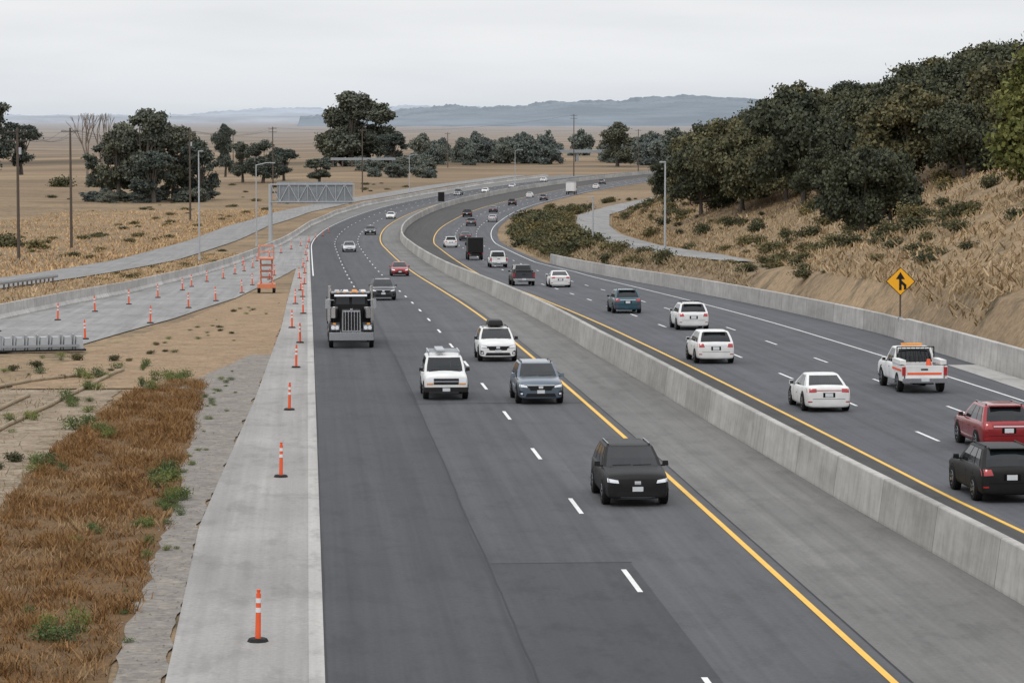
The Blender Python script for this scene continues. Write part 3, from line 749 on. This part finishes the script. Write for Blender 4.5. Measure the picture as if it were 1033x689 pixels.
# ------------------------------------------------------------------ poles
def utility_pole(x,y,h,arms=2,rz=.15):
    mb=MB(); mb.tube((0,0,-.5),(0,0,h),.22,.14,M['pole'],8)
    for i in range(arms):
        z=h-.5-i*1.1; mb.box((0,.13,z),(2.6,.12,.14),M['pole'])
        for xx in(-1.15,-.45,.45,1.15): mb.tube((xx,.13,z+.07),(xx,.13,z+.24),.05,.04,M['galv'],6)
    if arms>1: mb.tube((.3,0,h-3.4),(.3,0,h-2.5),.2,.2,M['galv'],10)
    o=mb.obj('utility_pole'); o.location=(x,y,Gf(x,y)); o.rotation_euler=(0,0,rz); return (x,y,Gf(x,y)+h-.3)
tops=[utility_pole(-50,300,17,2),utility_pole(-36.8,377,16.8,2),utility_pole(-34.5,432,17.6,1),utility_pole(-23.8,600,18.6,2),utility_pole(-10.3,890,19,2),utility_pole(16.2,860,18.5,1)]
t2=[utility_pole(99,1085,23,2),utility_pole(135,1190,17,1),utility_pole(118,1500,14,1),utility_pole(84,1400,14,1),utility_pole(-30,1200,16,1),utility_pole(60,1250,15,1)]
mb=MB()
def wire(a,b,sag=2.0,dx=0):
    n=10;pr=None
    for i in range(n+1):
        t=i/n; p=(a[0]+(b[0]-a[0])*t+dx,a[1]+(b[1]-a[1])*t,a[2]+(b[2]-a[2])*t-4*sag*t*(1-t))
        if pr: mb.tube(pr,p,.022,.022,M['trim'],3,False)
        pr=p
for a,b in zip(tops[:4],tops[1:4]+[tops[4]]):
    for dx in(-1.1,.5,1.1): wire(a,b,1.6,dx)
wire(tops[4],t2[0],3,0)
mb.obj('power_lines')
def street_lamp(x,y,h,arm,base=None):
    mb=MB(); mb.tube((0,0,0),(0,0,.5),.2,.17,M['galv'],10); mb.tube((0,0,.3),(0,0,h-.3),.12,.08,M['galv'],10)
    s=1 if arm>0 else -1
    if abs(arm)>1:
        pr=(0,0,h-.4)
        for i in range(1,6):
            t=i/5; p=(arm*t,0,h-.4+.4*math.sin(t*math.pi/2)); mb.tube(pr,p,.06,.05,M['galv'],8); pr=p
        mb.box((arm+s*.3,0,h-.03),(.75,.28,.13),M['galvd'],(.8,.8))
    else:
        mb.box((s*.25,0,h-.3),(.7,.26,.12),M['galvd'],(.8,.8))
    o=mb.obj('street_lamp'); o.location=(x,y,Gf(x,y)+.03)
street_lamp(-13.5,368,14,.6); street_lamp(-7.6,440,12.5,2.2); street_lamp(35.6,290,9.8,-.5); street_lamp(36,368,6.2,-.6)
street_lamp(70,985,11,2); street_lamp(30,860,11,2)
# ------------------------------------------------------------------ merge sign
mb=MB()
hs=.76
mb.prism([(0,0,-hs),(hs,0,0),(0,0,hs),(-hs,0,0)],(0,.03,0),M['black'])
h2=.71; mb.prism([(0,-.006,-h2),(h2,-.006,0),(0,-.006,h2),(-h2,-.006,0)],(0,.005,0),M['signy'])
yb=-.02
mb.prism([(-.075,yb,-.46),(.055,yb,-.46),(.055,yb,.16),(-.075,yb,.16)],(0,.012,0),M['black'])
mb.prism([(-.24,yb,.12),(.22,yb,.12),(-.01,yb,.50)],(0,.012,0),M['black'])
yb=-.026
mb.prism([(.04,yb,-.12),(.17,yb,-.24),(.17,yb,-.44),(.30,yb,-.40),(.30,yb,-.18),(.04,yb,.06)],(0,.012,0),M['black'])
mb.box((0,.07,-.9),(.09,.07,2.4),M['pole'])
mb.box((0,.09,-2.0),(.22,.22,.22),M['galvd'])
o=mb.obj('merge_warning_sign'); o.location=(33.0,161,zr(161)+1.15+2.05); o.rotation_euler=(0,0,-.15)
o.scale=(1.08,1.08,1.05)
def board(Y,w,h):
    mb=MB(); mb.box((0,0,h/2+.5),(w,.1,h),M['black']); 
    for s in(-1,1): mb.box((s*w*.3,.08,.3),(.08,.08,1.0),M['galvd'])
    p=pos(Y,float(barO(Y))+.27,1.15); o=mb.obj('message_board'); o.location=p
board(690,1.5,2.2)
# ------------------------------------------------------------------ trees
def quads(centers,size,asp=1.0):
    n=len(centers); a=rng.normal(size=(n,3)); a/=np.linalg.norm(a,axis=1)[:,None]
    b=rng.normal(size=(n,3)); b-=(b*a).sum(1)[:,None]*a; b/=np.linalg.norm(b,axis=1)[:,None]
    s=(size*rng.uniform(.6,1.3,n))[:,None]*.5
    a=a*s*asp;b=b*s
    return np.stack([centers-a-b*.6,centers+a*.3-b,centers+a+b*.5,centers-a*.2+b],1).reshape(-1,3)
def treemesh(name,h,R,trunk,blobs,nleaf,size,leaf,bark=None,lean=0,squash=.7):
    mb=MB(); B=bark or M['bark']
    r0=.035*h
    top=Vector((lean,0,trunk))
    mb.tube((0,0,-.6),(lean*.4,0,trunk*.5),r0*1.2,r0*.9,B,8,False); mb.tube((lean*.4,0,trunk*.5),top,r0*.9,r0*.7,B,8,False)
    pts=[]
    for (c,r) in blobs:
        mid=top*.5+Vector(c)*.5+Vector((0,0,-r*.2)); mb.tube(top-Vector((0,0,.1)),mid,r0*.5,r0*.28,B,5,False); mb.tube(mid,c,r0*.28,r0*.08,B,5,False)
        n=int(nleaf*(r/R)**2*2.2)
        k_=max(5,int(9*r/R*2)); d=rng.normal(size=(k_,3)); d/=np.linalg.norm(d,axis=1)[:,None]
        sc=np.array(c)+d*np.array([r,r,r*squash])*rng.uniform(.45,1.0,(k_,1))
        w=rng.integers(0,k_,n); q=rng.normal(size=(n,3))*r*.27*np.array([1,1,.7])
        pts.append(sc[w]+q)
    P=np.concatenate(pts); V=quads(P,size)
    b=len(mb.v); mb.v+= [tuple(x) for x in V]; i=mb.mi(leaf)
    for j in range(len(P)): mb.f.append((b+4*j,b+4*j+1,b+4*j+2,b+4*j+3)); mb.m.append(i)
    return mb.mesh(name,recalc=False)
def oak(i,leaf,nl=5200,size=.30,low=.30):
    R=5.0;h=8.5;bl=[]
    nb=random.randint(12,16)
    for j in range(nb):
        a=2*math.pi*j/nb+random.uniform(-.4,.4); rr=R*random.uniform(.25,.80); z=h*random.uniform(low,.84)-abs(rr/R)*1.2
        bl.append(((rr*math.cos(a),rr*math.sin(a),z),random.uniform(1.2,2.3)))
    bl.append(((random.uniform(-1,1),random.uniform(-1,1),h*.84),1.8))
    bl.append(((0,0,h*.55),2.4))
    return treemesh('oak%d'%i,h,R,h*.24,bl,nl*.9,size,leaf)
def euc(i,leaf,nl=5200,size=.5):
    h=16;R=5;bl=[]
    for j in range(17):
        a=random.uniform(0,6.28); t=random.uniform(.20,.95); rr=R*random.uniform(.1,.85)*(1.15-abs(t-.55)*1.2)
        bl.append(((rr*math.cos(a),rr*math.sin(a),h*t),random.uniform(1.3,2.5)))
    return treemesh('euc%d'%i,h,R,h*.26,bl,nl*.75,size,leaf,lean=random.uniform(-.8,.8),squash=.9)
def shrub(i,leaf,size=.16,n=900):
    mb=MB(); pts=[]
    for j in range(7):
        a=random.uniform(0,6.28); rr=random.uniform(0,.8); c=np.array([rr*math.cos(a),rr*math.sin(a),random.uniform(.3,.75)])
        mb.tube((0,0,-.1),tuple(c),.04,.01,M['bark'],4,False)
        pts.append(c+rng.normal(size=(n//7,3))*np.array([.33,.33,.24]))
    P=np.concatenate(pts); P[:,2]=np.abs(P[:,2]); V=quads(P,size); b=len(mb.v); mb.v+=[tuple(x) for x in V]; k_=mb.mi(leaf)
    for j in range(len(P)): mb.f.append((b+4*j,b+4*j+1,b+4*j+2,b+4*j+3)); mb.m.append(k_)
    return mb.mesh('shrub%d'%i,recalc=False)
OAK=[oak(i,M['leaf']) for i in range(6)]; EUC=[euc(i,M['leaf2']) for i in range(4)]
OAKG=[oak(20,M['leafg'],7000,.26,.2)]
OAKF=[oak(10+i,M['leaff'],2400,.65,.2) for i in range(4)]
SHR=[shrub(i,M['brush']) for i in range(3)]; WEED=[shrub(10+i,M['green'],.12,500) for i in range(2)]
def T(me,name,x,y,s,sz=None,parent=None,dz=-.1):
    o=bpy.data.objects.new(name,me); link(o,parent); o.location=(x,y,Gf(x,y)+dz); o.rotation_euler=(0,0,random.uniform(0,6.28)); o.scale=(s,s,sz or s); return o
R_=random.choice
T(OAKG[0],'oak_tree',56.3,212,1.25,1.35)
for x,y,s in ((45.5,238,.78),(49.5,246,.68),(56.5,378,1.15),(61,385,1.1),(53.0,392,1.0),(66,400,1.2),(70,372,1.0),(59,330,.7),(72,310,.9),(78,520,1.0),(73,540,.9),(84,560,1.0),(86,640,1.0),(92,660,.9),(82,668,.8),(88,470,1.2),(79,455,1.2),(70,440,1.1)):
    T(R_(OAK),'oak_tree',x,y,s,s*1.12)
wood=link(bpy.data.objects.new('oak_woodland',None))
# height of the canopy skyline above the valley, by bearing along the ridge (bearing = X/Y)
sky_b=F([.12,.139,.154,.166,.176,.193,.210,.234,.245,.35],[-.011,-.002,.0082,.0140,.0120,.0130,.0185,.0265,.0275,.034])
cnt=0;tries=0;placed=[]
while cnt<440 and tries<30000:
    tries+=1
    Y=random.uniform(225,930); d=random.uniform(9,115)
    X=float(sideX(Y))+5+d
    dens=min(1,(d-8)/24)
    v=math.sin(X*.09+1)*math.sin(Y*.045)+.4*math.sin(X*.05+Y*.03)
    if random.random()>dens*(1.0 if v>-.25 else .3): continue
    if X/Y<.115 and Y<420: continue
    if X/Y>.30 and Y<400: continue
    if any((X-a)**2+(Y-b)**2<24 for a,b in placed): continue
    s=random.uniform(.8,1.5); sz=s*random.uniform(.95,1.25)
    lim=(CAMZ+float(sky_b(X/Y))*Y*random.uniform(.9,1.03)+random.uniform(-1.4,.8)-Gf(X,Y))/9.0
    if lim<.45: continue
    if sz>lim: s=max(lim,s*.75); sz=lim
    placed.append((X,Y))
    T(R_(OAK),'oak',X,Y,s,sz,wood); cnt+=1
scrub=link(bpy.data.objects.new('coyote_brush_scrub',None))
for i in range(360):
    Y=random.uniform(175,700); sX=float(sideX(Y)); w=float(Xr(Y)+wallO(Y))
    if random.random()<.35: X=random.uniform(w+2.2,sX-4) if Y>262 else sX+abs(random.gauss(0,12))
    else: X=sX+4+abs(random.gauss(0,14))
    s=random.uniform(.3,1.3); T(R_(SHR),'bush',X,Y,s,s*random.uniform(.7,1.1),scrub)
for i in range(60):
    Y=random.uniform(175,260); X=float(Xr(Y)+wallO(Y))+3.2+abs(random.gauss(0,12)); s=random.uniform(.2,.8); T(R_(SHR),'bush',X,Y,s*1.2,s*.7,scrub)
for i in range(150):
    Y=random.uniform(362,620); sX=float(sideX(Y)); w=float(Xr(Y)+wallO(Y))
    X=random.uniform(w+2.5,sX-4); s=random.uniform(.8,2.2); T(R_(SHR),'bush',X,Y,s,s*.8,scrub)
for x,y,s,sz in ((-49,770,1.2,1.25),(-42,762,1.3,1.45),(-35,775,1.25,1.25),(-54,785,1.0,.95),(-28,768,.95,.95),(-45,778,1.3,1.15),(-31,780,1.0,.8),(-39,750,1.1,.8)):
    T(R_(EUC),'eucalyptus_tree',x,y,s*1.05,sz)
for x,y,s,sz in ((-119,1105,2.0,1.75),(-108,1120,1.4,1.2),(-30.5,1100,.85,1.15),(-22,1010,.9,.85),(-15,1000,1.1,.85),(-8,1020,.9,.70),(20,1300,2.6,2.0),(28,1310,2.3,1.75),(12,1310,1.9,1.5),(137,1290,1.5,1.15),(160,1270,1.3,1.0),(4,985,.9,.5),(37,1290,1.3,.9)):
    T(R_(EUC),'eucalyptus_tree',x,y,s,sz)
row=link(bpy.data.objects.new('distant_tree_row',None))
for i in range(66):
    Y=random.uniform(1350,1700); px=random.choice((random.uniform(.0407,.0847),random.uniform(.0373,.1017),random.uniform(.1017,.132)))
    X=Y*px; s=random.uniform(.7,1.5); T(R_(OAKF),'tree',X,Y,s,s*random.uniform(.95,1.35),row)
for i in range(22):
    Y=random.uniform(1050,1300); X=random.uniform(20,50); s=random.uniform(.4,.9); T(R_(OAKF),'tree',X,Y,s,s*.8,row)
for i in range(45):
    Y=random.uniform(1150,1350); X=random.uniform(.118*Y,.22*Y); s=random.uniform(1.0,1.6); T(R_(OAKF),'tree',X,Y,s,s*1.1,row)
under=link(bpy.data.objects.new('understorey_scrub',None))
for i in range(40):
    x=random.uniform(-57,-25); T(R_(OAKF+SHR),'bush',x,random.uniform(745,790),random.uniform(.4,.8),random.uniform(.3,.5),under)
for i in range(26):
    x=random.uniform(2,48); T(R_(OAKF),'bush',x,random.uniform(1270,1330),random.uniform(.5,1.0),random.uniform(.3,.6),under)
mb=MB(); B=M['deadwood']
def br(p,d,l,r,n):
    q=p+d*l; mb.tube(p,q,r,r*.6,B,5,False)
    if n:
        for i in range(3 if n>2 else 2):
            dd=(d+Vector((random.uniform(-.6,.6),random.uniform(-.6,.6),random.uniform(.0,.5)))).normalized(); br(q,dd,l*.74,r*.62,n-1)
br(Vector((0,0,0)),Vector((.05,0,1)),7,.55,4)
for dx in(0,4.5): 
    o=link(bpy.data.objects.new('dead_tree',mb.mesh('dead_tree') if dx==0 else bpy.data.objects['dead_tree'].data)); o.location=(-67+dx,900,Gf(-67,900)); o.scale=(1.0,1.0,1.1); o.rotation_euler=(0,0,dx)
fs=link(bpy.data.objects.new('field_scrub',None))
for i in range(110):
    Y=random.uniform(330,1000); X=float(frX(Y))-8-abs(random.gauss(0,30)); s=random.uniform(.3,1.1); T(R_(SHR),'bush',X,Y,s*1.3,s*.7,fs)
for i in range(22):
    Y=random.uniform(260,420); X=random.uniform(float(frX(Y))+5,float(lbX(Y))-1.5); s=random.uniform(.3,.6); T(R_(SHR),'bush',X,Y,s*1.3,s*.7,fs)
for x,y,s in ((-44,440,2.6),(-39,430,1.8),(-38,340,1.4),(-74,900,4)):
    T(SHR[0],'round_bush',x,y,s,s*.8)
gw=link(bpy.data.objects.new('green_weeds',None))
for x,y,s in ((-4.2,90,.6),(-4.5,93,.5),(-4.0,87,.55),(-3.9,85,.4),(-7.5,105,.5),(-8.4,110,.6),(-9,97,.5),(-5.3,62,.6),(-5.6,64,.4),(-7,128,.5),(-6.4,133,.6),(-7.6,140,.4),(-9.8,120,.5),(-9.4,128,.5),(-10,135,.6),(-6.0,78,.3),(-8.4,94,.45),(-5.8,133,.5),(-10.8,112,.5),(-4.1,75,.3),(-4.6,81,.35)):
    for j in range(3): T(R_(WEED),'weed',x+random.gauss(0,.25),y+random.gauss(0,1),s*random.uniform(.4,.8),s*random.uniform(.5,.9),gw,.03)
for i in range(60):
    x=random.uniform(-22,-8.5); y=random.uniform(75,150); s=random.uniform(.12,.4); T(R_(WEED+[SHR[1]]),'weed',x,y,s,s*.8,gw,.03)
for i in range(40):
    y=random.uniform(58,140); x=-3.9+random.gauss(0,.3); s=random.uniform(.06,.2); T(R_(WEED),'weed',x,y,s,s*.8,gw,.03)
for i in range(35):
    y=random.uniform(135,230); x=float(np.interp(y,[135,230],[-10,-3]))+abs(random.gauss(0,2)); 
    if x<-2: s=random.uniform(.08,.25); T(R_(WEED+[SHR[1]]),'weed',x,y,s,s*.7,gw,.03)
def blades(name,pts,hmin,hmax,w,mat,tilt=.35,hs=None):
    n=len(pts); z=G(pts[:,0],pts[:,1])+.03
    h=rng.uniform(hmin,hmax,n)*(1 if hs is None else hs); a=rng.uniform(0,6.28,n); t=rng.normal(0,tilt,(n,2))
    b=np.stack([pts[:,0],pts[:,1],z],1); dx=np.stack([np.cos(a)*w,np.sin(a)*w,0*a],1)*rng.uniform(.6,1.5,(n,1))
    tip=b+np.stack([t[:,0]*h,t[:,1]*h,h],1)
    V=np.stack([b-dx,b+dx,tip+dx*.5,tip-dx*.5],1).reshape(-1,3)
    me=bpy.data.meshes.new(name); me.from_pydata([tuple(v) for v in V],[],[(4*i,4*i+1,4*i+2,4*i+3) for i in range(n)])
    me.materials.append(mat); link(bpy.data.objects.new(name,me))
L_=F([40,57,79,101,125,131],[-10.3,-9.4,-8.7,-8.7,-7.5,-6]); Rr=F([40,57,68,84,110,128,131],[-4.1,-4.1,-4.0,-4.0,-4.3,-4.6,-5])
nc=4700; cy_=50+81*rng.random(nc); cx_=L_(cy_)+(Rr(cy_)-L_(cy_))*rng.random(nc)+rng.normal(0,.1,nc)
dens=np.sin(cx_*1.4+cy_*.35)*np.sin(cy_*.42-cx_*.8)+.5*np.sin(cx_*3+cy_*1.1)
kp=rng.random(nc)<np.clip(.85+.5*dens,.25,1); cx_=cx_[kp];cy_=cy_[kp]; hsz=rng.uniform(.5,1.2,len(cx_))*np.clip(1+.35*dens[kp],.6,1.4)
rep=17; xx=np.repeat(cx_,rep)+rng.normal(0,.11,len(cx_)*rep); yy=np.repeat(cy_,rep)+rng.normal(0,.2,len(cx_)*rep)
blades('dry_weeds',np.stack([xx,yy],1),.05,.24,.013,M['rust'],.6,np.repeat(hsz,rep))
n=26000; yy=50+150*rng.random(n); xx=-32+27*rng.random(n); cl=np.sin(xx*1.1+yy*.4)*np.sin(yy*.5-xx*.7)
keep=((rng.random(n)<np.clip(.25+.6*cl,.03,1))&(yy>128))|((yy<=128)&(xx<-8.5)&(rng.random(n)<np.clip(.35+.7*cl,.05,1))); keep&=~((yy>150)&(xx<detN(yy)+.3)&(xx>lbX(yy)-.5)); keep&=~((yy>135)&(xx>detN(yy)-6))
blades('dry_grass',np.stack([xx,yy],1)[keep],.05,.25,.018,M['straw'],.6)
n=52000; yy=150+420*rng.random(n)**1.3; xx=sideX(yy)+np.interp(yy,[225,262],[-1,3.6])+60*rng.random(n)**1.4
blades('hillside_dry_grass',np.stack([xx,yy],1),.15,.5,.06,M['straw'],.6)
n=14000; yy=150+300*rng.random(n); ww=Xr(yy)+wallO(yy)+1; xx=ww+(np.maximum(sideX(yy)-3.6,ww+1)-ww)*rng.random(n)
blades('verge_dry_grass',np.stack([xx,yy],1),.15,.5,.05,M['straw'],.6)
n=20000; yy=260+420*rng.random(n); xx=frX(yy)-4.6-50*rng.random(n)**1.5
blades('field_dry_grass',np.stack([xx,yy],1),.12,.4,.07,M['straw'],.6)
n=6000; yy=200+200*rng.random(n); a=frX(yy)+4.2; b=lbX(yy)-.6; xx=a+(b-a)*rng.random(n)
blades('median_dry_grass',np.stack([xx,yy],1),.1,.3,.05,M['straw'],.6)
mb=MB()
for i in range(500):
    y=random.uniform(55,150); x=random.uniform(-4.1,-2.9) if y<118 else random.uniform(-5.4,-2.3); r=random.uniform(.01,.035); z=Gf(x,y)+.052
    mb.add([(x-r,y,z),(x,y-r,z),(x+r,y,z),(x,y+r,z),(x+r*.2,y,z+r*.8)],[(0,1,4),(1,2,4),(2,3,4),(3,0,4)],M['gravel'])
mb.obj('gravel_stones')
for pts in ([(-12.5,95),(-11.2,110),(-9.7,128),(-8.6,141)],[(-14.5,88),(-13,108),(-11.5,127)],[(-10.6,74),(-10.2,84),(-10.4,96)],[(-16,120),(-12.5,132),(-9,138)]):
    mb=MB(); pr=None
    for (xa,ya),(xb,yb) in zip(pts[:-1],pts[1:]):
        for i in range(6):
            t=i/6; p=(xa+(xb-xa)*t+random.uniform(-.06,.06),ya+(yb-ya)*t,0); p=(p[0],p[1],Gf(p[0],p[1])+.10)
            if pr: mb.tube(pr,p,.09,.09,M['wattle'],7)
            pr=p
    mb.obj('straw_wattle',smooth=True)
# ------------------------------------------------------------------ distant structures and hills
mb=MB()
mb.box((0,0,4.2),(34,3,1.0),M['galvd']); 
for i in range(9): mb.box((-16+4*i,0,1.8),(.6,2.4,3.8),M['pole'])
o=mb.obj('railroad_trestle'); o.location=(27,1240,-11.6)
mb=MB(); mb.box((0,0,5.2),(60,8,1.4),M['galvd'])
for i in range(5): mb.box((-26+13*i,0,2.2),(1.4,6,4.8),M['galvd'])
o=mb.obj('overpass_bridge'); o.location=(118,1420,-11.6)
def hills(name,Y0,prof,depth,col,amp):  # col is bluish grey: the haze of distance is painted into it
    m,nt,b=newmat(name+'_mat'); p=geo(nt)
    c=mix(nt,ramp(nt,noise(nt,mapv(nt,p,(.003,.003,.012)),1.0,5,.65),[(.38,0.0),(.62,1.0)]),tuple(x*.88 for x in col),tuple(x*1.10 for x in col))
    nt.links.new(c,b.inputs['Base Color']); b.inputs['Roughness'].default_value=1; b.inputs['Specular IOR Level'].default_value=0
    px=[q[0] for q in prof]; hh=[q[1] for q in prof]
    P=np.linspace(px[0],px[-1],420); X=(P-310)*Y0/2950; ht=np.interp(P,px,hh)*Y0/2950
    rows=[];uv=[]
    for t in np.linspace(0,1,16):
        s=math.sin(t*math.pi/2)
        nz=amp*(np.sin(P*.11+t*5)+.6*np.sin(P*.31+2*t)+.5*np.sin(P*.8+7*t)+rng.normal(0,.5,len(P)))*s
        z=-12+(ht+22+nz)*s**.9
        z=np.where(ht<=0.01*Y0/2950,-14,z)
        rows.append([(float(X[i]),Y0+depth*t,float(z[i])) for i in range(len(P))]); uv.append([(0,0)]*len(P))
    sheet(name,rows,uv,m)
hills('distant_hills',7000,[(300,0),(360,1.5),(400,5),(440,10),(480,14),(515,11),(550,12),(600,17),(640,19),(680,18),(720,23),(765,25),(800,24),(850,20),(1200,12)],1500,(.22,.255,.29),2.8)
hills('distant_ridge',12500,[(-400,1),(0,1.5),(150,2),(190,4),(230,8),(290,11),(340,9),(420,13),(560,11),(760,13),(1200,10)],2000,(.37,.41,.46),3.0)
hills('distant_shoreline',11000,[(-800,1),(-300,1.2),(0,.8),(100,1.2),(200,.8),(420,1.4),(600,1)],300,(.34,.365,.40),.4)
# ------------------------------------------------------------------ sky and sun
w=bpy.data.worlds.new('World'); scene.world=w; w.use_nodes=True; nt=w.node_tree
for n_ in list(nt.nodes): nt.nodes.remove(n_)
out=N(nt,'ShaderNodeOutputWorld'); sky=N(nt,'ShaderNodeTexSky',sky_type='NISHITA'); sky.sun_disc=False
EL,RO=math.radians(50),math.radians(200)
sky.sun_elevation=EL; sky.sun_rotation=RO
b1=N(nt,'ShaderNodeBackground'); b1.inputs['Strength'].default_value=.08; nt.links.new(sky.outputs[0],b1.inputs['Color'])
tc=N(nt,'ShaderNodeTexCoord').outputs['Generated']; sx=N(nt,'ShaderNodeSeparateXYZ'); nt.links.new(tc,sx.inputs[0])
grad=ramp(nt,sx.outputs[2],[(0.0,(.74,.78,.83)),(.02,(.86,.88,.91)),(.05,(.95,.955,.97)),(.35,(1.08,1.09,1.11)),(1.0,(1.5,1.51,1.55))])
cl=noise(nt,mapv(nt,tc,(5,5,38)),1.0,5,.5)
cc=mix(nt,1.0,grad,ramp(nt,cl,[(.3,(.86,.87,.885)),(.62,(1.0,1.0,1.0))]),'MULTIPLY')
b2=N(nt,'ShaderNodeBackground'); b2.inputs['Strength'].default_value=1.0; nt.links.new(cc,b2.inputs['Color'])
ms=N(nt,'ShaderNodeMixShader'); ms.inputs[0].default_value=.93
nt.links.new(b1.outputs[0],ms.inputs[1]); nt.links.new(b2.outputs[0],ms.inputs[2]); nt.links.new(ms.outputs[0],out.inputs['Surface'])
sl=bpy.data.lights.new('sun','SUN'); sl.energy=.9; sl.angle=math.radians(20); sl.color=(1,.96,.9)
so=link(bpy.data.objects.new('sun',sl))
d=Vector((math.sin(RO)*math.cos(EL),math.cos(RO)*math.cos(EL),math.sin(EL)))
so.rotation_euler=d.to_track_quat('Z','Y').to_euler()
# ------------------------------------------------------------------ camera
cd=bpy.data.cameras.new('camera'); cd.lens=2950/1033*36; cd.sensor_width=36; cd.clip_start=1; cd.clip_end=60000
co=link(bpy.data.objects.new('camera',cd)); co.location=(0,0,CAMZ)
co.rotation_euler=(math.pi/2-math.atan(226.5/2950),0,-math.atan(206.5/2950))
scene.camera=co
scene.view_settings.view_transform='Standard'; scene.view_settings.look='None'; scene.view_settings.exposure=0
